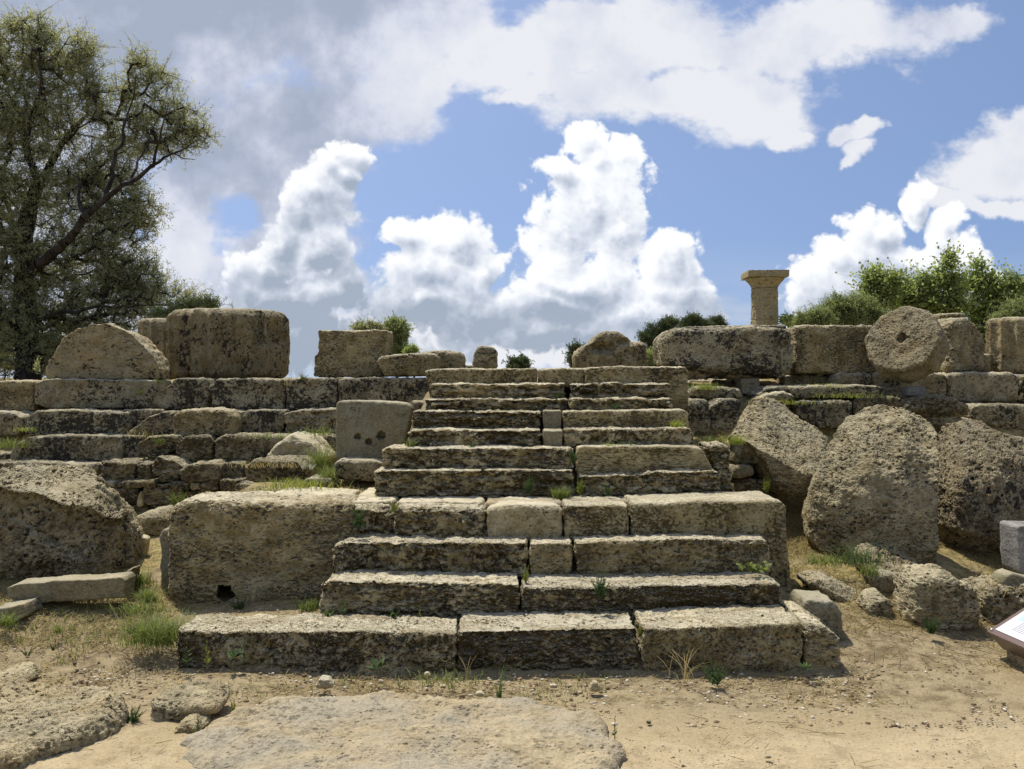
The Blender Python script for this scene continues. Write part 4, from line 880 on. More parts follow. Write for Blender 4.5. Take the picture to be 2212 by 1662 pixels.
N.put(b.inputs['Base Color'], N.mix(N.mr(bn_, 0.35, 0.65), (0.018, 0.015, 0.012), (0.05, 0.043, 0.036)))
bp = N.n.new('ShaderNodeBump'); bp.inputs['Strength'].default_value = 0.6; bp.inputs['Distance'].default_value = 0.03; N.put(bp.inputs['Height'], bn_); N.l.new(bp.outputs[0], b.inputs['Normal'])
M_BARK = m

def rand_unit(n, R):
    v = R.normal(size=(n, 3)); return v / np.linalg.norm(v, axis=1, keepdims=True)
def leaves_mesh(c, L, Wd, R, name, mat, loc, updir=0.3):
    n = len(c); d = rand_unit(n, R); d[:, 2] += updir; d /= np.linalg.norm(d, axis=1, keepdims=True)
    s = np.cross(d, rand_unit(n, R)); s /= np.maximum(np.linalg.norm(s, axis=1, keepdims=True), 1e-6)
    l = L * R.uniform(0.6, 1.25, (n, 1)); w = Wd * R.uniform(0.7, 1.2, (n, 1))
    V = np.stack([c, c + d * l * 0.5 + s * w * 0.5, c + d * l, c + d * l * 0.5 - s * w * 0.5], 1).reshape(-1, 3)
    F = np.arange(n * 4).reshape(-1, 4)
    return mesh_np(name, V, F, mat, smooth=False, loc=loc)
def tubes(A, B, ra, rb, k=4):
    """prisms from A to B with radii ra, rb"""
    d = B - A; d /= np.maximum(np.linalg.norm(d, axis=1, keepdims=True), 1e-9)
    ref = np.where(np.abs(d[:, 2:3]) > 0.9, np.array([[1., 0, 0]]), np.array([[0, 0, 1.]]))
    u = np.cross(d, ref); u /= np.linalg.norm(u, axis=1, keepdims=True); v = np.cross(d, u)
    vs = []
    for (Pp, r) in ((A, ra), (B, rb)):
        for i in range(k):
            a = 2 * math.pi * i / k; vs.append(Pp + (u * math.cos(a) + v * math.sin(a)) * r[:, None])
    V = np.stack(vs, 1).reshape(-1, 3); n = len(A); base = np.arange(n)[:, None] * 2 * k
    F = np.concatenate([base + np.array([[i, (i + 1) % k, k + (i + 1) % k, k + i]]) for i in range(k)])
    return V, F
def tree(name, label, cat, base, limbs, blobs, D, ncl, nleaf, L, Wd, mat, seed=1, sig=0.22, group=None, tw=0.0055, depthr=1.0, updir=0.3, jitter=0.12, trunk_r=None):
    """limbs: lists of (px, py, dy) in photo units at distance D (dy = metres nearer/farther), blobs: (px, py, rx, ry)"""
    R = np.random.default_rng(seed); bx_, by_, bz_ = base
    root = bpy.data.objects.new(name, None); COL.objects.link(root); root.location = base; tag(root, label, cat, group)
    nodes = []; par = []; fixed = []
    for (pts, r0, r1) in limbs:
        W3 = np.array([[wx(p[0], D + p[2]), D + p[2], wz(p[1], D + p[2])] for p in pts])
        seg = np.linalg.norm(np.diff(W3, axis=0), axis=1); Ls = np.concatenate([[0], np.cumsum(seg)]); t = np.arange(0, Ls[-1], 0.16)
        Q = np.stack([np.interp(t, Ls, W3[:, i]) for i in range(3)], 1)
        Q[1:] += R.normal(size=(len(Q) - 1, 3)) * 0.016
        if nodes:
            dd = np.linalg.norm(np.array(nodes) - Q[0], axis=1); prev = int(dd.argmin())
        else: prev = -1
        for i, q in enumerate(Q):
            nodes.append(q); par.append(prev); fixed.append(r0 + (r1 - r0) * i / max(len(Q) - 1, 1)); prev = len(nodes) - 1
    bl = np.array([[wx(b[0], D), wz(b[1], D), b[2] * D / FPX, b[3] * D / FPX] for b in blobs])
    vol = bl[:, 2] * bl[:, 3]; pick = R.choice(len(bl), ncl, p=vol / vol.sum())
    u = rand_unit(ncl, R) * (R.uniform(0, 1, (ncl, 1)) ** 0.42)
    rd = np.sqrt(bl[pick, 2] * bl[pick, 3]) * depthr
    cl = np.stack([bl[pick, 0] + u[:, 0] * bl[pick, 2], D + (u[:, 1] * rd), bl[pick, 1] + u[:, 2] * bl[pick, 3]], 1)
    NA = np.zeros((len(nodes) + ncl * 5 + 10, 3)); nn = len(nodes); NA[:nn] = nodes
    d0 = np.array([np.linalg.norm(NA[:nn] - c_, axis=1).min() for c_ in cl]); cl = cl[np.argsort(d0)]
    ends = []
    for c_ in cl:
        dd = np.linalg.norm(NA[:nn] - c_, axis=1) + 0.25 * np.maximum(NA[:nn, 2] - c_[2], 0); k = int(dd.argmin()); a = NA[k].copy(); dist = np.linalg.norm(c_ - a)
        ns = int(np.clip(dist / 0.18, 1, 4)); prev = k
        for i in range(1, ns + 1):
            f = i / ns; q = a + (c_ - a) * f + R.normal(size=3) * 0.035 * (f < 1) + np.array([0, 0, -0.10 * dist * math.sin(f * math.pi)])
            NA[nn] = q; par.append(prev); fixed.append(0); prev = nn; nn += 1
        ends.append(prev)
    par = np.array(par); cnt = np.ones(nn)
    for i in range(nn - 1, -1, -1):
        if par[i] >= 0: cnt[par[i]] += cnt[i] * 1.0
    rad = np.maximum(np.array(fixed), np.minimum(tw * cnt ** 0.42, 0.06))
    fx = np.array(fixed); rad = np.where(fx > 0, np.maximum(fx, 0.004), rad)
    ii = np.arange(nn)[par >= 0]
    big = fx[ii] > 0.02
    ra = np.where((fx[par[ii]] > 0) & (fx[ii] == 0), rad[ii] * 1.3, rad[par[ii]])
    V1, F1 = tubes(NA[par[ii][big]], NA[ii][big], ra[big], rad[ii][big], 8)
    V2, F2 = tubes(NA[par[ii][~big]], NA[ii][~big], ra[~big], rad[ii][~big], 3)
    loc = np.array(base)
    tr = mesh_np('trunk', np.vstack([V1, V2]) - loc, np.vstack([F1, F2 + len(V1)]) if len(F1) else F2, M_BARK, loc=(0, 0, 0)); tr.parent = root
    # twigs with leaves round each cluster end
    E = NA[np.array(ends)]; m_ = 4
    tip = np.repeat(E, m_, 0) + R.normal(size=(len(E) * m_, 3)) * sig * np.array([1, 1, 0.9]) + np.array([0, 0, sig * 0.3])
    V3, F3 = tubes(np.repeat(E, m_, 0), tip, np.full(len(tip), 0.0035), np.full(len(tip), 0.0018), 3)
    tg = mesh_np('twigs', V3 - loc, F3, M_BARK, loc=(0, 0, 0)); tg.parent = tr
    per = max(nleaf // len(tip), 1); f = R.uniform(0.1, 1.05, (len(tip) * per, 1))
    c_ = np.repeat(np.repeat(E, m_, 0), per, 0) * (1 - f) + np.repeat(tip, per, 0) * f + R.normal(size=(len(tip) * per, 3)) * sig * jitter
    cr = leaves_mesh(c_ - loc, L, Wd, R, 'crown', mat, (0, 0, 0), updir); cr.parent = root
    return root

D = 18.0
limbs = [
 ([(60,842,0),(62,780,0),(58,700,0.1),(56,620,0),(55,560,0),(52,500,0)], 0.26, 0.17),
 ([(52,500,0),(62,453,0),(85,392,0)], 0.17, 0.12),
 ([(85,392,0),(63,341,-0.2),(56,302,-0.3),(62,270,-0.3),(73,244,-0.3),(84,205,-0.4),(88,150,-0.5),(80,90,-0.5)], 0.085, 0.012),
 ([(85,392,0),(97,378,0.2),(127,317,0.3),(161,278,0.4),(188,250,0.5),(190,205,0.6),(185,150,0.6)], 0.085, 0.015),
 ([(127,317,0.3),(150,300,0.0),(200,255,-0.4),(215,190,-0.6)], 0.03, 0.01),
 ([(56,600,0),(75,578,-0.4),(112,548,-0.9),(146,520,-1.2),(185,468,-1.5),(229,429,-1.6),(278,395,-1.7),(331,360,-1.8),(370,331,-1.9),(414,315,-2.0),(446,292,-2.0)], 0.115, 0.008),
 ([(229,429,-1.6),(240,380,-1.4),(262,310,-1.2),(273,253,-1.0),(290,200,-1.0),(300,150,-1.0)], 0.05, 0.008),
 ([(331,360,-1.8),(341,312,-2.2),(358,250,-2.4),(366,205,-2.5)], 0.03, 0.007),
 ([(278,395,-1.7),(300,350,-1.2),(325,290,-0.9),(350,240,-0.8)], 0.03, 0.007),
 ([(370,331,-1.9),(400,345,-2.1),(425,348,-2.2),(440,352,-2.2)], 0.018, 0.005),
 ([(185,468,-1.5),(168,429,-0.9),(172,405,-0.6),(190,370,-0.4)], 0.05, 0.010),
 ([(54,540,0),(29,487,0.6),(0,453,1.0),(-40,400,1.2),(-60,330,1.3)], 0.10, 0.02),
 ([(29,487,0.6),(0,380,0.2),(24,322,0.0),(30,250,0.0),(20,180,0)], 0.05, 0.010),
 ([(57,640,0),(100,600,0.6),(160,570,1.0),(220,560,1.4),(290,560,1.6)], 0.06, 0.010),
 ([(58,700,0),(120,680,-0.6),(200,665,-1.0),(300,660,-1.4),(380,655,-1.6)], 0.05, 0.008),
 ([(58,720,0),(0,680,-0.6),(-60,640,-1.0)], 0.06, 0.012),
]
blobs = [(30,120,80,78),(105,150,70,82),(70,70,45,45),(175,135,48,72),(200,215,42,60),(90,260,105,85),(20,250,75,110),(308,150,36,50),(270,195,34,45),(352,180,42,26),
 (330,250,70,55),(400,265,38,45),(262,300,75,65),(340,320,70,32),(215,385,80,60),(120,400,100,90),(5,420,80,110),(275,385,55,26),(425,290,30,30),(440,300,18,20),(390,300,40,34),(300,480,55,60),(240,470,60,60),(250,590,70,60),(300,640,60,50),(290,455,42,50),(200,520,95,75),
 (80,560,105,90),(0,600,80,110),(285,580,62,55),(200,640,105,80),(335,630,48,45),(405,655,48,26),(100,690,110,85),(50,770,80,55),(170,745,90,60),(275,705,70,50),(-60,300,70,200),(-60,700,70,120),(-100,500,80,200)]
tree('olive_tree', 'tall spreading olive tree with dark leaning trunk behind the left wall', 'tree', (wx(60, 18), 18, wz(845, 18)), limbs, blobs, D, 4400, 260000, 0.070, 0.0165, M_OLIVE, seed=5, sig=0.17, group=None, depthr=0.75)
# low shrub at the olive's foot
def shrub(name, label, D, blobs, base_px, base_py, ncl, nleaf, L, Wd, mat, seed, sig=0.14, limbs=None, cat='shrub', **k):
    if limbs is None:
        cx = base_px; my = base_py + (min(b[1] for b in blobs) - base_py) * 0.45
        limbs = [([(cx, base_py, 0), (cx + 1, my, 0)], 0.035 * D / 20, 0.02 * D / 20)] + [([(cx + 1, my, 0), (b[0], b[1], 0)], 0.02 * D / 20, 0.006) for b in blobs]
    return tree(name, label, cat, at(base_px, base_py, D), limbs, blobs, D, ncl, nleaf, L, Wd, mat, seed=seed, sig=sig, **k)
shrub('olive_shrub', 'low olive shrub between the tall olive and the biggest drum', 16.4, [(430,668,36,22),(395,672,30,20),(455,662,22,14),(360,690,40,24)], 410, 760, 260, 14000, 0.05, 0.013, M_SHRUB, 6, sig=0.09)
shrub('dark_shrub', 'dark shrub under the tall olive tree at the left edge', 19.5, [(10,760,60,60),(-40,720,60,80),(110,770,60,50)], 10, 860, 300, 22000, 0.07, 0.018, M_OLIVE, 7)
# small trees behind the wall
shrub('olive_tree', 'small rounded olive tree behind the square tan block', 30, [(852,706,22,22),(868,722,16,26),(840,728,22,24),(858,752,24,22),(845,770,30,20)], 858, 850, 420, 26000, 0.075, 0.024, M_SHRUB, 8, sig=0.12, cat='tree')
shrub('shrub', 'pale shrub topping the square tan block behind', 24, [(778,708,14,9),(800,710,20,10),(790,716,26,12),(818,712,10,8)], 795, 850, 160, 9000, 0.06, 0.02, M_OLIVE, 9, sig=0.09)
shrub('shrub', 'small bush between the small olive tree and the low rough block', 26, [(895,758,14,8),(885,764,14,8)], 893, 850, 60, 3500, 0.06, 0.02, M_GREENL, 10, sig=0.08)
shrub('pine_tree', 'distant tree top above the middle of the topmost step', 70, [(1112,786,14,7),(1128,784,14,8),(1120,794,24,8)], 1120, 850, 120, 7000, 0.22, 0.08, M_PINE, 11, sig=0.28, cat='tree')
shrub('pine_tree', 'dark pine just left of the hollowed boulder', 60, [(1244,760,8,12),(1240,780,10,14),(1252,770,12,20)], 1244, 860, 140, 9000, 0.22, 0.06, M_PINE, 12, sig=0.26, cat='tree')
# pines between the boulder and the raised beam
for k, (lab, bl, bx0, D_) in enumerate([
  ('broad domed pine, left one of the row behind the hollowed boulder', [(1400,728,20,14),(1422,712,26,14),(1445,700,22,11),(1420,735,36,18),(1425,765,36,26),(1455,720,18,14)], 1425, 66),
  ('round-headed pine in the middle of the row above the raised beam', [(1478,702,14,12),(1498,696,20,13),(1520,704,16,11),(1500,716,36,14)], 1498, 70),
  ('small pine at the right end of the row above the raised beam', [(1548,698,12,9),(1552,706,16,8),(1540,714,22,8)], 1548, 74),
  ('lower lighter pine under the broad domed one', [(1450,745,20,16),(1432,770,22,20),(1410,780,22,20)], 1436, 60)]):
    shrub('pine_tree', lab, D_, bl, bx0, 870, 420, 30000, 0.17, 0.045, M_PINE if k < 3 else M_SHRUB, 13 + k, sig=0.20, cat='tree', group='pines on the far slope', jitter=0.35)
shrub('small_tree', 'tiny distant tree just right of the restored column', 60, [(1700,694,9,6),(1707,697,8,5)], 1702, 860, 60, 3500, 0.18, 0.08, M_GREENL, 21, sig=0.2, cat='tree')
# shrubs and trees on the right
shrub('round_shrub', 'feathery rounded shrub next to the column, leftmost of the right greenery', 21, [(1745,692,26,16),(1735,698,22,14),(1775,688,26,18)], 1750, 870, 260, 17000, 0.05, 0.014, M_SHRUB, 22, sig=0.10, group='shrubs behind the right beams')
shrub('round_shrub', 'tall feathery shrub with two crests above the mottled brown beam', 21.5, [(1805,662,24,26),(1790,680,30,24),(1830,672,28,28),(1850,662,20,24),(1820,695,50,20)], 1815, 870, 560, 36000, 0.05, 0.014, M_SHRUB, 23, sig=0.11, group='shrubs behind the right beams')
shrub('round_shrub', 'feathery shrub touching the left of the holed drum', 21.8, [(1868,672,22,28),(1885,688,24,22),(1900,700,26,18)], 1875, 870, 320, 20000, 0.05, 0.014, M_SHRUB, 24, sig=0.11, group='shrubs behind the right beams')
shrub('round_shrub', 'soft shrub at the right edge above the edge drum', 20, [(2200,680,36,30),(2170,700,30,26),(2240,690,40,36)], 2200, 880, 420, 26000, 0.05, 0.014, M_SHRUB, 25, sig=0.11, group='shrubs behind the right beams')
limbsR = lambda x, top, b, sp: [([(x, 900, 0), (x - 4, 760, 0), (x + 6, (top + 760) / 2, 0), (x, top + 12, 0)], 0.10, 0.01), ([(x, 760, 0), (x - sp, b, -0.5)], 0.05, 0.008), ([(x, 740, 0), (x + sp, b + 8, 0.5)], 0.05, 0.008)]
shrub('leafy_tree', 'open leafy tree with thin trunk behind the holed drum, left of three', 24, [(1885,600,24,22),(1905,622,32,26),(1930,612,22,22),(1872,622,20,18),(1900,650,44,24)], 1905, 900, 200, 4200, 0.09, 0.062, M_GREENL, 26, sig=0.20, cat='tree', limbs=limbsR(1905, 600, 640, 30), group='leafy trees behind the right drums')
shrub('leafy_tree', 'tall leafy tree rising above the holed drum, middle of three', 24.5, [(2052,566,16,20),(2040,600,26,26),(2010,615,36,26),(1975,625,34,28),(2060,620,26,30),(1990,655,60,30),(2050,665,40,34),(1950,650,34,30)], 2030, 900, 480, 11500, 0.09, 0.062, M_GREENL, 27, sig=0.20, cat='tree', limbs=limbsR(2036, 560, 630, 50), group='leafy trees behind the right drums')
shrub('leafy_tree', 'wide leafy tree above the cracked boulder, right of three', 25, [(2115,580,20,18),(2105,615,34,28),(2140,620,34,28),(2170,640,34,30),(2190,615,26,24),(2120,665,50,34),(2165,690,40,34),(2115,720,40,40),(2140,770,40,40),(2210,640,26,30)], 2125, 900, 600, 14500, 0.09, 0.062, M_GREENL, 28, sig=0.20, cat='tree', limbs=limbsR(2110, 580, 640, 60), group='leafy trees behind the right drums')

# ------------------------------------------------------------------ restored column
root = bpy.data.objects.new('doric_column', None); COL.objects.link(root); DCc = 61.5
ccx = wx(1651.5, DCc); root.location = (ccx, DCc, 0.0); tag(root, 'tall restored tan stone column with square capital behind the beams', 'column')
def lathe(prof, nt, name, mat):
    pr = np.array(prof); th = np.arange(nt) / nt * 2 * math.pi
    V = np.stack([pr[:, :1] * np.cos(th), pr[:, :1] * np.sin(th), np.repeat(pr[:, 1:2], nt, 1)], 2).reshape(-1, 3)
    I, J = np.meshgrid(np.arange(len(pr) - 1), np.arange(nt), indexing='ij'); I = I.ravel(); J = J.ravel(); J2 = (J + 1) % nt
    F = np.stack([I * nt + J, I * nt + J2, (I + 1) * nt + J2, (I + 1) * nt + J], 1)
    return V, F
zc = lambda py: EYE - (py - HZ) * DCc / FPX
prof = [(1.02, 0.0)]
joints = [0.9, 1.9, 2.9, 3.85, zc(692), zc(664), zc(646), zc(630)]
zz_ = np.arange(0.05, zc(624), 0.05)
for z_ in zz_:
    r_ = 1.0 - 0.155 * (z_ / zc(624)) ** 1.2
    if min(abs(z_ - j) for j in joints) < 0.026: r_ -= 0.035
    prof.append((r_, z_))
V, F = lathe(prof, 96, 'shaft', M_COLM); thv = np.arctan2(V[:, 1], V[:, 0]); drumi = np.searchsorted(joints, V[:, 2])
V[:, :2] *= (1 + 0.008 * np.sin(drumi * 7.3))[:, None]
fl = ((thv * 20 / (2 * math.pi)) % 1); sel = (V[:, 2] < zc(690)) & (thv < -1.7) | (V[:, 2] < zc(664)) & (thv < -2.3)
V[sel, :2] *= (1 - 0.03 * 4 * fl * (1 - fl))[sel, None]
V += 0.03 * fbm(V * 2.5, 3, 0.6, 4)[:, None] * np.stack([np.cos(thv), np.sin(thv), thv * 0], 1)
o = mesh_np('shaft', V, F, M_COLM, loc=(0, 0, 0)); o.parent = root
zn = zc(624)
cap = [(0.845, zn), (0.86, zn + .03), (0.845, zn + .04), (0.87, zn + .07), (0.855, zn + .08), (0.88, zn + .11), (0.93, zn + .2), (1.06, zn + .38), (1.20, zn + .52), (1.265, zn + .60), (1.27, zn + .66), (1.2, zn + .675), (0, zn + .676)]
V, F = lathe(cap, 96, 'echinus', M_COLM); o = mesh_np('echinus', V, F, M_COLM, loc=(0, 0, 0)); o.parent = root
L_, F = lattice(24, 24, 6); V = (L_ - np.array([.5, .5, 0])) * np.array([2.62, 2.62, 0.42]); a_ = -0.06
V = np.stack([V[:, 0] * math.cos(a_) - V[:, 1] * math.sin(a_), V[:, 0] * math.sin(a_) + V[:, 1] * math.cos(a_), V[:, 2] + zn + .68], 1)
o = mesh_np('abacus', V, F, M_COLM, smooth=False, loc=(0, 0, 0)); o.parent = root

# ------------------------------------------------------------------ information sign at the right edge
root = bpy.data.objects.new('information_sign', None); COL.objects.link(root)
A = np.array(at(2130, 1364, 6.55)); root.location = (A[0] + 0.4, A[1] - 0.6, 0); tag(root, 'low slanted information board with brown frame on a gravelly plinth', 'information sign')
e1 = np.array([0.10, -0.995, 0.0]); e1 /= np.linalg.norm(e1); tl_ = math.radians(30)
e2 = np.array([0.995 * math.cos(tl_), 0.10 * math.cos(tl_), math.sin(tl_)]); e3 = np.cross(e2, e1); e3 = e3 if e3[2] > 0 else -e3
LW, LD = 1.3, 0.85
def simple_mat(name, col, rough=0.5, noise_amt=0.1, spec=0.4):
    m, N, b, out = new_mat(name); tcx = N.n.new('ShaderNodeTexCoord'); n = N.noise(tcx.outputs['Object'], 25, 4, 0.6)
    N.put(b.inputs['Base Color'], N.mix(N.m('MULTIPLY', n, noise_amt * 2), col, tuple(c * 0.6 for c in col))); b.inputs['Roughness'].default_value = rough; b.inputs['Specular IOR Level'].default_value = spec
    return m
M_FRAME = simple_mat('brown_painted_metal', (0.17, 0.12, 0.105), 0.45)
M_BOARD = simple_mat('white_board', (0.78, 0.79, 0.82), 0.3, 0.04)
M_CYAN = simple_mat('pale_cyan_print', (0.50, 0.70, 0.76), 0.3, 0.05)
M_INK = simple_mat('grey_print', (0.3, 0.32, 0.36), 0.3, 0.05)
M_STEEL = simple_mat('steel_bolt', (0.6, 0.6, 0.6), 0.25, 0.02); M_STEEL.node_tree.nodes['Principled BSDF'].inputs['Metallic'].default_value = 0.9
m, N, b, out = new_mat('exposed_aggregate'); tcx = N.n.new('ShaderNodeTexCoord'); vv = N.vor(tcx.outputs['Object'], 75, out='Color'); sp_ = N.n.new('ShaderNodeSeparateColor'); N.put(sp_.inputs[0], vv); vd = N.vor(tcx.outputs['Object'], 75)
N.put(b.inputs['Base Color'], N.mix(sp_.outputs[0], (0.15, 0.11, 0.06), (0.42, 0.34, 0.20))); bp = N.n.new('ShaderNodeBump'); bp.inputs['Distance'].default_value = 0.01; N.put(bp.inputs['Height'], N.m('SUBTRACT', 1.0, vd)); N.l.new(bp.outputs[0], b.inputs['Normal'])
M_AGG = m
def boxm(name, mat, parent, o0, ax, sz, inset=0.0, mats=None, bev=0.004):
    """box from corner o0 along axes ax with sizes sz; the -n side shrinks by inset"""
    V = []
    for k in (0, 1):
        for i, j in ((0, 0), (1, 0), (1, 1), (0, 1)):
            s_ = inset if k == 0 else 0
            V.append(o0 + ax[0] * (s_ + i * (sz[0] - 2 * s_)) + ax[1] * (s_ + j * (sz[1] - 2 * s_)) + ax[2] * (k * sz[2]))
    V = np.array(V); F = np.array([(3, 2, 1, 0), (4, 5, 6, 7), (0, 1, 5, 4), (1, 2, 6, 5), (2, 3, 7, 6), (3, 0, 4, 7)])
    if np.dot(np.cross(ax[0], ax[1]), ax[2]) < 0: F = F[:, ::-1]
    o = mesh_np(name, V - np.array(root.location), F, mat, smooth=False, loc=(0, 0, 0)); o.parent = parent
    bv = o.modifiers.new('bevel', 'BEVEL'); bv.width = bev; bv.segments = 2
    return o
boxm('frame', M_FRAME, root, A - e3 * 0.16, (e1, e2, e3), (LW, LD, 0.16), 0.03, bev=0.008)
pn = boxm('panel', M_BOARD, root, A + e1 * 0.05 + e2 * 0.045 + e3 * 0.0015, (e1, e2, e3), (LW - 0.1, LD - 0.09, 0.004), 0, bev=0.001)
boxm('map_print', M_CYAN, pn, A + e1 * 0.10 + e2 * 0.20 + e3 * 0.0065, (e1, e2, e3), (0.5, 0.5, 0.0015), 0, bev=0.0005)
for i in range(7):
    boxm('text_line', M_INK, pn, A + e1 * (0.16 + 0.13 * (i % 3) * 0 + 0.0) + e2 * (0.10 + 0.014 * i) + e3 * 0.0065, (e1, e2, e3), (0.55 - 0.05 * (i % 3), 0.004, 0.001), 0, bev=0.0003)
for (a_, b_) in ((0.03, 0.03), (0.03, LD - 0.03), (LW - 0.03, 0.03), (LW - 0.03, LD - 0.03)):
    V, F = lathe([(0.013, 0), (0.013, 0.006), (0.010, 0.012), (0.004, 0.015), (0, 0.0155)], 14, 'bolt', M_STEEL)
    P0 = A + e1 * a_ + e2 * b_ + e3 * 0.0
    V = P0 + V[:, :1] * e1 + V[:, 1:2] * e2 + V[:, 2:] * e3
    o = mesh_np('bolt', V - np.array(root.location), F, M_STEEL, loc=(0, 0, 0)); o.parent = root
eh = np.array([0.995, 0.10, 0.0]); ez = np.array([0, 0, 1.0])
P0 = np.array([A[0] + 0.10, A[1], 0]) + e1 * 0.06; P0[2] = -0.1
boxm('plinth', M_AGG, root, P0, (e1, eh, ez), (LW - 0.16, LD * 0.80, 0.22), 0, bev=0.02)
# ------------------------------------------------------------------ plants, straw and gravel
def blades(P, H, lean, Wd, R, segs=4, droop=0.9):
    """curved tapering blades from points P; returns V, F"""
    n = len(P); az = R.uniform(0, 2 * math.pi, n); d = np.stack([np.cos(az), np.sin(az), az * 0], 1)
    sd_ = np.stack([-np.sin(az), np.cos(az), az * 0], 1)
    h = H * R.uniform(0.55, 1.15, n) if np.isscalar(H) else H; ln = lean * R.uniform(0.2, 1.2, n)
    vs = []
    for i in range(segs + 1):
        f = i / segs
        c = P + d * (h * ln * f ** 1.6)[:, None] + np.array([0, 0, 1.0]) * (h * (f - droop * 0.35 * ln * f ** 2.5))[:, None]
        w = Wd * (1 - f) ** 0.7 * 0.5 + 0.0004
        vs += [c - sd_ * w, c + sd_ * w]
    V = np.stack(vs, 1).reshape(-1, 3); b0 = np.arange(n)[:, None] * (2 * (segs + 1))
    F = np.concatenate([b0 + np.array([[2 * i, 2 * i + 1, 2 * i + 3, 2 * i + 2]]) for i in range(segs)])
    return V, F
def leafquads(c, d, n_, L, W_):
    s = np.cross(d, n_); s /= np.maximum(np.linalg.norm(s, axis=1, keepdims=True), 1e-6)
    V = np.stack([c, c + d * L * 0.45 + s * W_ * 0.5, c + d * L, c + d * L * 0.45 - s * W_ * 0.5], 1).reshape(-1, 3)
    return V, np.arange(len(V)).reshape(-1, 4)
_ps = [100]
def plant(kind, label, px, py, D, h, w, n=60, mat=None, cat=None, group=None):
    """kind: grass, herb (stalks with small leaves), rosette, broad, stalk (single leafy stem), dry"""
    _ps[0] += 1; R = np.random.default_rng(_ps[0]); base = np.array(at(px, py, D)); base[2] -= 0.01
    if kind in ('grass', 'dry'):
        P = np.stack([R.normal(0, w * (0.33 if w >= 0.3 else 0.2), n), R.normal(0, w * 0.2, n), np.zeros(n)], 1)
        V, F = blades(P, h, 1.15, 0.006 if D < 8 else 0.006, R); m_ = mat or (M_GRASS if kind == 'grass' else M_DRY); nm = 'grass_tuft' if kind == 'grass' else 'dry_grass_tuft'; ct = 'grass tuft'
    elif kind in ('herb', 'stalk'):
        ns = n if kind == 'herb' else 1; nm = 'weed' if kind == 'herb' else 'plant_stem'; ct = 'weed'
        az = R.uniform(0, 6.28, ns); r0 = w * 0.15 if kind == 'herb' else 0
        P = np.stack([np.cos(az) * r0 * R.uniform(0, 1, ns), np.sin(az) * r0 * R.uniform(0, 1, ns), np.zeros(ns)], 1)
        hh = h * R.uniform(0.6, 1.05, ns) if kind == 'herb' else np.array([h]); out_ = np.stack([np.cos(az), np.sin(az), az * 0], 1) * (w * 0.5 * R.uniform(0.1, 1, ns))[:, None] * (1 if kind == 'herb' else 0.2)
        T = P + out_ + np.array([0, 0, 1.0]) * hh[:, None]; mid = (P + T) / 2 - out_ * 0.15
        V1, F1 = tubes(P, mid, np.full(ns, 0.003), np.full(ns, 0.0022), 4); V2, F2 = tubes(mid, T, np.full(ns, 0.0022), np.full(ns, 0.001), 4)
        k = 26; f = R.uniform(0.12, 1.0, (ns, k, 1)); A = P[:, None]; B_ = mid[:, None]; C = T[:, None]
        c = np.where(f < .5, A + (B_ - A) * f * 2, B_ + (C - B_) * (f * 2 - 1)).reshape(-1, 3)
        d = rand_unit(len(c), R); d[:, 2] = np.abs(d[:, 2]) * 0.8 + 0.15; d /= np.linalg.norm(d, axis=1, keepdims=True)
        L_ = (h * 0.20 * (1.25 - f.reshape(-1, 1))); V3, F3 = leafquads(c, d, rand_unit(len(c), R), L_, L_ * 0.28)
        V = np.vstack([V1, V2, V3]); F = np.vstack([F1, F2 + len(V1), F3 + len(V1) + len(V2)]); m_ = mat or M_WEED
    else:
        nm = 'leafy_weed'; ct = 'weed'; az = R.uniform(0, 6.28, n); el = R.uniform(0.15, 0.9, n)
        d = np.stack([np.cos(az) * np.cos(el), np.sin(az) * np.cos(el), np.sin(el)], 1); L_ = w * 0.5 * R.uniform(0.6, 1.1, (n, 1))
        if kind == 'broad':
            c0_ = np.stack([R.normal(0, w * 0.25, n), R.normal(0, w * 0.15, n), R.uniform(0.1, 1, n) * h], 1); L_ = np.full((n, 1), 0.05) * R.uniform(0.7, 1.2, (n, 1)); wd = 0.85
            V1, F1 = tubes(c0_ * np.array([0.3, 0.3, 0]), c0_, np.full(n, 0.0015), np.full(n, 0.001), 3)
            V3, F3 = leafquads(c0_, d, np.cross(d, np.array([0, 0, 1.0])) * 0 + np.array([0, -0.4, 1.0]), L_, L_ * wd); V = np.vstack([V1, V3]); F = np.vstack([F1, F3 + len(V1)])
        else:
            V, F = leafquads(np.zeros((n, 3)), d, np.array([[0, 0, 1.0]]).repeat(n, 0), L_, L_ * 0.30)
        m_ = mat or M_WEED
    st = kind in ('grass', 'dry') and w >= 0.3
    if st: nm = 'grass' if kind == 'grass' else 'dry_grass'
    o = mesh_np(nm, V, F, m_, smooth=False, loc=(0, 0, 0)); o.location = base; tag(o, label, 'grass' if st else (cat or ct), group, 'stuff' if st else None)
    return o
GP = 'small plants growing among the stones'
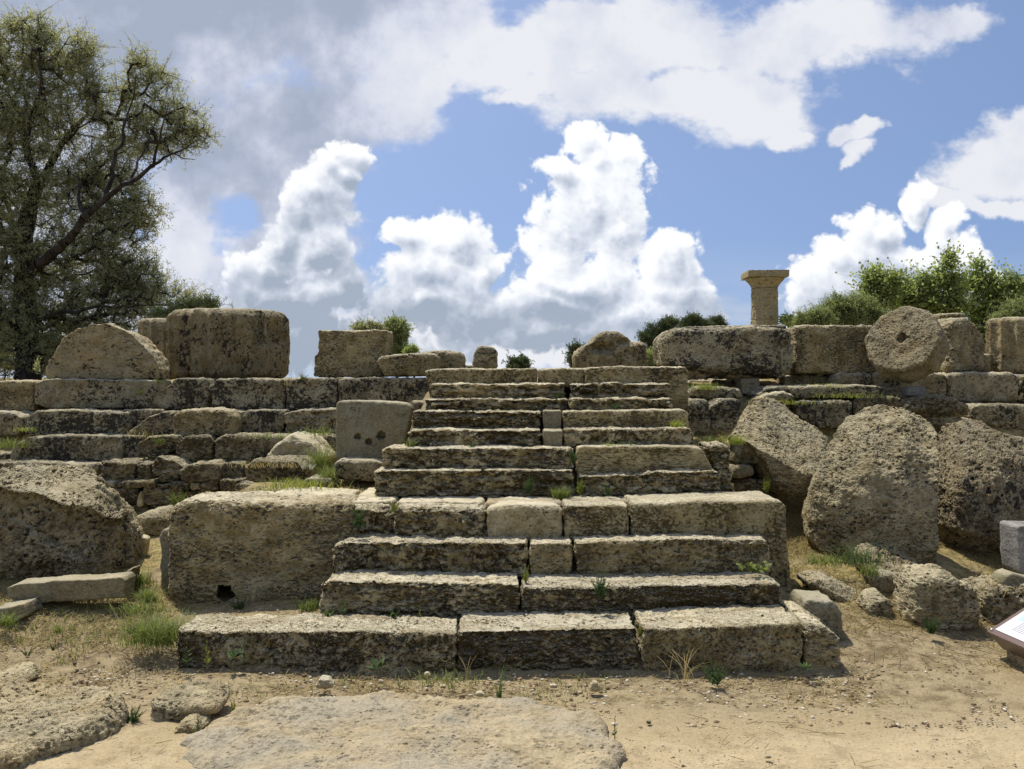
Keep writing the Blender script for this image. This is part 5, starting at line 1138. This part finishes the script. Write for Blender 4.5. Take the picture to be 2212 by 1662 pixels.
PL = [
 ('grass','big bright green grass tuft left of the lowest step',345,1386,6.52,0.24,0.34,420,None),
 ('herb','low round weed beside the big bright grass tuft',285,1368,6.75,0.07,0.16,16,None),
 ('grass','short green grass in the straw above the big tuft',300,1320,7.0,0.10,0.3,160,None),
 ('herb','spiky weed at the foot of the huge pitted block under its hole',518,1324,7.3,0.13,0.20,22,None),
 ('grass','grass in front of the pitted block close to the second step',668,1316,7.2,0.12,0.20,120,None),
 ('rosette','dark leafy rosette at the foot of the lowest step, left part',505,1418,6.2,0.1,0.17,26,None),
 ('stalk','leafy stem leaning on the left end of the lowest step',405,1440,6.18,0.22,0.08,1,None),
 ('stalk','yellow-green stem before the left block of the lowest step',447,1442,6.18,0.20,0.08,1,M_YGR),
 ('stalk','tall leafy stem above the dark rosette',528,1430,6.15,0.19,0.08,1,None),
 ('rosette','leafy rosette at the left foot of the second step',712,1328,6.75,0.1,0.14,18,None),
 ('stalk','thin leafy stem at the left of the second step',742,1330,6.72,0.18,0.06,1,None),
 ('rosette','dark weed at the foot of the second step, left of middle',848,1330,6.75,0.1,0.16,20,None),
 ('stalk','little yellowish stem at the foot of the second step',906,1334,6.72,0.10,0.06,1,M_YGR),
 ('herb','upright yellow-green sprig on the second step by the middle joint',1136,1258,6.95,0.14,0.07,5,M_YGR),
 ('herb','bushy feathery weed on the second step right of middle',1297,1290,6.75,0.19,0.15,14,M_WEED),
 ('broad','round-leaved bright plant at the right end of the third step',1632,1234,7.05,0.06,0.22,46,M_GRASS),
 ('rosette','jagged rosette in gravel before the lowest step',815,1440,6.05,0.1,0.2,22,None),
 ('grass','sparse grass before the dark middle block of the lowest step',960,1474,5.95,0.07,0.35,130,None),
 ('grass','single tall grass clump standing before the lowest step',1078,1504,5.75,0.30,0.04,12,M_WEED),
 ('dry','dry leaning stalks against the dark middle block',1010,1466,6.05,0.26,0.06,5,None),
 ('herb','grey-green weed before the right block of the lowest step',1545,1474,6.02,0.16,0.26,16,None),
 ('dry','dry seed stalks before the right block of the lowest step',1480,1462,6.1,0.24,0.24,16,None),
 ('herb','weed in the joint of the lowest step near its right block',1382,1372,6.4,0.10,0.08,6,M_YGR),
 ('rosette','small leafy weed at the foot of the right end of the lowest step',1740,1440,6.15,0.1,0.13,16,None),
 ('herb','spiky bright weed growing from the squat honeycombed boulder foot',2012,1366,6.75,0.13,0.13,26,M_WEED),
 ('stalk','wiry green stem at the edge of the big dusty slab',1328,1596,5.12,0.14,0.02,1,None),
 ('herb','green weed between the corner slab and the loaf-shaped stone',285,1562,5.35,0.11,0.17,20,M_WEED),
 ('stalk','upright leafy stem in front of the loaf-shaped stone',428,1590,5.1,0.15,0.07,1,None),
 ('herb','little yellowish plant in sand right of the loaf-shaped stone',503,1534,5.5,0.075,0.06,5,M_YGR),
 ('stalk','tiny star-shaped weed at the lower left slab edge',85,1640,4.85,0.04,0.1,1,None),
 ('herb','small clump of sprigs at the left of the sandy path, dark',60,1414,6.5,0.06,0.12,8,None),
 ('herb','small clump of sprigs left of the big tuft, in bare soil',115,1402,6.55,0.05,0.08,6,None),
 ('grass','grass clump at the left picture edge below the flat grey stone',15,1350,6.85,0.13,0.14,90,None),
 ('grass','small upright grass tuft in soil, second from the left edge',125,1365,6.75,0.09,0.06,40,None),
 ('grass','green grass at the right foot of the marble slab',300,1262,7.7,0.16,0.22,160,None),
 ('grass','grass along the foot of the upright slab at the pitted block',320,1300,7.3,0.15,0.2,160,None),
 ('grass','tall bright grass left of the leaning square slab',690,1010,9.4,0.30,0.26,170,None),
 ('grass','bright grass at the left foot of the leaning square slab',712,1040,9.1,0.22,0.22,150,None),
 ('herb','white-flowered weed below the tall bright grass',655,1012,9.35,0.08,0.14,14,M_FLOW),
 ('herb','bright leafy weed hanging over the left end of the landing',385,1092,8.1,0.14,0.22,26,M_GRASS),
 ('herb','bright leafy weed on the broken wedge in the left wall',345,958,11.1,0.10,0.22,20,M_GRASS),
 ('herb','small weed on the top course of the left wall under the half drum',302,850,12.05,0.09,0.2,14,M_GRASS),
 ('herb','weed in the gap between half drum and drum',345,828,12.1,0.08,0.18,12,M_GRASS),
 ('herb','pale weed rising beside the half drum left end',78,806,12.1,0.26,0.16,7,M_OLIVE),
 ('stalk','green sprig growing on top of the biggest drum',503,670,13.2,0.14,0.08,1,M_GRASS),
 ('stalk','tiny sprig near the right top of the biggest drum',549,670,13.2,0.05,0.04,1,M_GRASS),
 ('herb','weed growing in the gap before the square tan block',655,820,12.2,0.10,0.16,12,M_GRASS),
 ('dry','dry stalks in the gap right of the biggest drum',628,830,12.1,0.22,0.14,12,None),
 ('grass','grass tuft drooping beside the foot of the leaning slab top',690,940,11.0,0.15,0.35,90,None),
 ('grass','grass fringe on the third course left of the leaning slab',600,945,11.0,0.10,0.5,90,None),
 ('grass','grass at the far left between second and third course',20,965,11.3,0.16,0.35,150,None),
 ('grass','grass on the third course ledge at the far left, yellow-green',60,930,11.5,0.08,0.3,70,M_YGR),
 ('herb','weed on the pitted edge of the landing above the third step',850,1105,7.42,0.10,0.10,10,M_YGR),
 ('herb','tall weeds hanging on the crumbling landing block',775,1140,7.40,0.20,0.12,12,M_WEED),
 ('stalk','yellow-green sprig at the left foot of the fifth step',812,1082,7.95,0.10,0.05,1,M_YGR),
 ('herb','dark weed on the face of the fifth step, left of the joint',1140,1064,7.98,0.16,0.12,16,M_WEED),
 ('grass','soft green tuft at the foot of the fifth step',1212,1074,7.95,0.13,0.18,150,None),
 ('herb','weed in the joint of the fifth step',1252,1066,7.98,0.14,0.10,10,M_YGR),
 ('herb','grey weed right of the joint of the fifth step',1312,1068,7.95,0.11,0.1,10,M_WEED),
 ('herb','weed in the joint above the fifth step, between sixth-step blocks',1240,1000,8.12,0.16,0.12,12,M_WEED),
 ('grass','grass at the foot of the seventh step, right of the small cube',1350,970,8.35,0.10,0.2,90,M_WEED),
 ('grass','thin grass at the foot of the seventh step near the joint',1315,968,8.35,0.08,0.08,40,M_YGR),
 ('grass','bright grass at the right end of the seventh step top',1462,922,8.62,0.09,0.16,90,M_YGR),
 ('herb','weed at the foot of the ninth step',1330,884,8.95,0.09,0.14,14,M_WEED),
 ('herb','weed on the face of the tenth step near the joint',1205,858,9.15,0.09,0.14,10,M_WEED),
 ('herb','leafy weeds at the left foot of the seventh step',885,966,8.36,0.10,0.22,18,M_GRASS),
 ('herb','curling weed in the middle of the seventh step foot, left block',1020,968,8.36,0.07,0.14,10,M_WEED),
 ('grass','grassy ledge beside the black upright blocks',1540,952,9.7,0.08,0.6,170,None),
 ('grass','grass on the ledge under the raised beam',1525,840,10.6,0.10,0.3,140,M_YGR),
 ('grass','grass before the dark ledge stone under the beams',1700,872,10.4,0.08,0.6,120,M_YGR),
 ('grass','grass fringe on the brown pitted stone right of the spotted block',1830,858,10.6,0.09,0.7,110,M_YGR),
 ('grass','grass at the foot of the tan bedding block',1790,836,10.8,0.07,0.6,90,M_YGR),
 ('grass','dry and green grass at the slanted boulder left foot',1590,958,9.0,0.12,0.2,110,M_YGR),
 ('grass','bright green patch in the straw left of the fluted drum section',1790,1216,7.85,0.10,0.35,240,None),
 ('grass','wispy grass hanging at the foot of the fluted drum section',1860,1216,7.75,0.22,0.3,120,M_WEED),
 ('grass','green grass between wedge-shaped and flat pale rock',1880,1240,7.55,0.12,0.2,110,None),
 ('dry','long dry stalks behind the squat honeycombed boulder',2150,1278,7.3,0.22,0.35,40,None),
 ('herb','tall thin weed beside the dark blocks right of the fifth step',1655,1062,9.0,0.16,0.14,10,M_YGR),
 ('dry','dry grass tuft on the left end of the landing',480,1084,8.0,0.09,0.5,160,None),
 ('grass','mixed dry and green grass at the back of the landing',640,1052,8.6,0.12,0.5,200,M_YGR),
 ('dry','dead grass matted on the broad mossy block',590,1006,9.8,0.08,0.6,200,None),
 ('dry','dry stems lying on the second course left of the pale fluted boulder',310,945,11.2,0.14,0.35,24,None),
 ('herb','small white flowers beside the squat stone on the landing edge',672,1012,9.0,0.06,0.1,10,M_FLOW),
]
for (k, lab, px, py, D_, h, w, n, mt) in PL: plant(k, lab, px, py, D_, h, w, n, mt, group=GP)

def on_ground(x, y): return ground_z(x, y)
def scatter(n, x0, x1, y0, y1, R, dens=None, s=1.3, thr=0.0):
    x = R.uniform(x0, x1, n); y = R.uniform(y0, y1, n)
    if dens is not None:
        k = fbm(np.stack([x * s, y * s, x * 0 + dens], 1), 3, 0.6, int(dens)) > thr; x, y = x[k], y[k]
    return x, y
# short grass cover and straw: nobody could count these
R = np.random.default_rng(99)
def cover(name, label, regs, h, mat, Wd, lean, cat='grass', flat=0.0):
    Ps = []
    for (n, x0, x1, y0, y1, dn, thr) in regs:
        x, y = scatter(n, x0, x1, y0, y1, R, dn, 1.6, thr); Ps.append(np.stack([x, y, on_ground(x, y) + 0.0 + flat], 1))
    P = np.vstack(Ps); V, F = blades(P, h, lean, Wd, R, segs=3, droop=0.8)
    o = mesh_np(name, V, F, mat, smooth=False, loc=(0, 0, 0)); tag(o, label, cat, kind='stuff'); return o
cover('grass', 'short green grass growing in patches round the ruins',
  [(5200,-5.2,-2.5,6.7,9.8,3,0.05),(2600,2.25,4.5,7.0,10.2,4,0.08),(2600,1.5,5.5,9.9,11.4,5,-0.1),(2200,-2.5,-1.3,8.2,10.6,6,0.0),(1500,-5.2,-2.6,6.2,7.0,7,0.12),(1200,-2.4,2.4,5.75,6.25,8,0.12),(2500,-9,-2,12.4,16,9,-0.2),(2500,2,9,12.4,16,10,-0.2)], 0.055, M_GRASS, 0.006, 0.9)
cover('dry_grass', 'dry yellow grass matted on the slopes beside the stairs',
  [(24000,2.2,4.6,6.9,10.6,14,-0.35),(13000,-5.4,-2.6,6.6,10.4,15,-0.2),(2500,-5.4,-2.6,6.0,7.0,19,0.05),(3000,-2.6,-1.2,7.9,10.6,16,-0.1),(1500,2.3,4.4,6.2,7.0,17,0.0),(1500,-2.3,2.3,5.7,6.28,18,0.0)], 0.055, M_DRY, 0.006, 2.6)
# straw lying flat
def straw(n, regs, name, label):
    Vs = []; Fs = []; k = 0
    for (n, x0, x1, y0, y1, dn, thr) in regs:
        x, y = scatter(n, x0, x1, y0, y1, R, dn, 1.4, thr); a = R.uniform(0, math.pi, len(x)); L_ = R.gamma(2.0, 0.04, len(x)).clip(0.02, 0.4)
        x2 = x + np.cos(a) * L_; y2 = y + np.sin(a) * L_ * 0.8
        A = np.stack([x, y, on_ground(x, y) + 0.012 + R.uniform(0, 0.012, len(x))], 1); B_ = np.stack([x2, y2, on_ground(x2, y2) + 0.014 + R.uniform(0, 0.02, len(x))], 1)
        V, F = tubes(A, B_, np.full(len(A), 0.0022), np.full(len(A), 0.0014), 3); Vs.append(V); Fs.append(F + k); k += len(V)
    o = mesh_np(name, np.vstack(Vs), np.vstack(Fs), M_DRY, loc=(0, 0, 0)); tag(o, label, 'straw', kind='stuff')
straw(0, [(2600,2.2,4.5,6.3,9.8,31,-0.1),(2200,-5.2,-2.5,6.2,9.0,32,-0.1),(900,-2.5,2.4,5.6,6.25,33,-0.05),(420,-4,4.5,4.3,5.8,34,0.0),(400,-2.6,-1.2,7.6,8.8,35,-0.2)], 'straw', 'scattered straw and dry stems lying on the ground')
# gravel and clods
def gravel(regs, name, label, mats):
    R2 = np.random.default_rng(5); ico = bmesh_ico()
    Vi, Fi = ico; Vs = []; Fs = []; k = 0; mi = []
    for (n, x0, x1, y0, y1, dn, thr, smin, smax) in regs:
        x, y = scatter(n, x0, x1, y0, y1, R2, dn, 1.2, thr); m_ = len(x); s = smin * (smax / smin) ** (R2.uniform(0, 1, m_) ** 3)
        Z = ground_z(x, y) + s * 0.12 + 0.006
        sc = s[:, None] * R2.uniform(0.6, 1.2, (m_, 3)) * np.array([1, 1, 0.55]); V = Vi[None] * sc[:, None] * (1 + R2.uniform(-0.25, 0.25, (m_, len(Vi), 1))) + np.stack([x, y, Z], 1)[:, None]
        Vs.append(V.reshape(-1, 3)); Fs.append((Fi[None] + (np.arange(m_) * len(Vi))[:, None, None]).reshape(-1, 3) + k); k += m_ * len(Vi)
    o = mesh_np(name, np.vstack(Vs), np.vstack(Fs), mats, smooth=False, loc=(0, 0, 0)); tag(o, label, 'gravel', kind='stuff')
def bmesh_ico():
    import bmesh
    bm = bmesh.new(); bmesh.ops.create_icosphere(bm, subdivisions=1, radius=0.5)
    V = np.array([v.co[:] for v in bm.verts]); F = np.array([[v.index for v in f.verts] for f in bm.faces]); bm.free(); return V, F
m, N, b, out = new_mat('pebbles'); geo = N.n.new('ShaderNodeNewGeometry'); rr_ = geo.outputs['Random Per Island']
N.put(b.inputs['Base Color'], N.mix(N.mr(rr_, 0.55, 0.95), N.mix(N.mr(rr_, 0.0, 0.5), (0.16, 0.115, 0.065), (0.36, 0.27, 0.16)), (0.62, 0.56, 0.44))); M_PEB = m
gravel([(6200,-4.5,4.6,4.0,6.4,41,-0.3,0.006,0.022),(6500,-3,3,5.3,6.32,42,-0.25,0.008,0.040),(1600,2.2,4.6,6.2,7.6,43,-0.2,0.008,0.035),(1300,-5.2,-2.4,5.6,7.2,44,-0.2,0.007,0.028),(900,-2.4,-1.2,6.9,7.5,45,-0.3,0.008,0.03)], 'gravel', 'fine gravel and clods scattered over the sandy ground', M_PEB)
def small_rock(label, px, py, D_, wpx, hpx, mat, **k):
    a = wpx / 2; return stone(label, [(px - a, py - hpx * 0.3), (px - a * 0.5, py - hpx), (px + a * 0.4, py - hpx * 0.95), (px + a, py - hpx * 0.4), (px + a * 0.9, py), (px - a * 0.9, py)], D_, wpx * D_ / FPX * 0.7, mat, cat='stone', name='loose_stone', group='loose stones lying on the ground', r=0.02, amp=0.006, cell=0.005, **k)
small_rock('white knobbly stone in gravel before the left of the lowest step', 700, 1490, 5.85, 40, 24, M_PAVE)
small_rock('small round white stone right of the knobbly one', 823, 1478, 5.95, 12, 9, M_PAVE)
small_rock('pale wedge-shaped stone near the middle of the lowest step', 922, 1464, 6.1, 16, 10, M_PAVE)
small_rock('tan clod beside dry orange leaves before the lowest step', 1286, 1496, 5.85, 26, 24, M_PAVE)
small_rock('flat pale stone behind the tall grass clump', 1036, 1506, 5.72, 22, 10, M_PAVE)
small_rock('dark little stone alone on the sandy path', 1402, 1566, 5.33, 14, 9, M_RUB)
small_rock('white chip alone on the right of the sandy path', 1660, 1640, 4.85, 16, 7, M_PAVE)
small_rock('tan clod at the far left of the sandy path', 160, 1438, 6.4, 10, 8, M_RUB)
small_rock('small brown stone on the right of the path near the sign', 1905, 1445, 6.3, 12, 7, M_RUB)
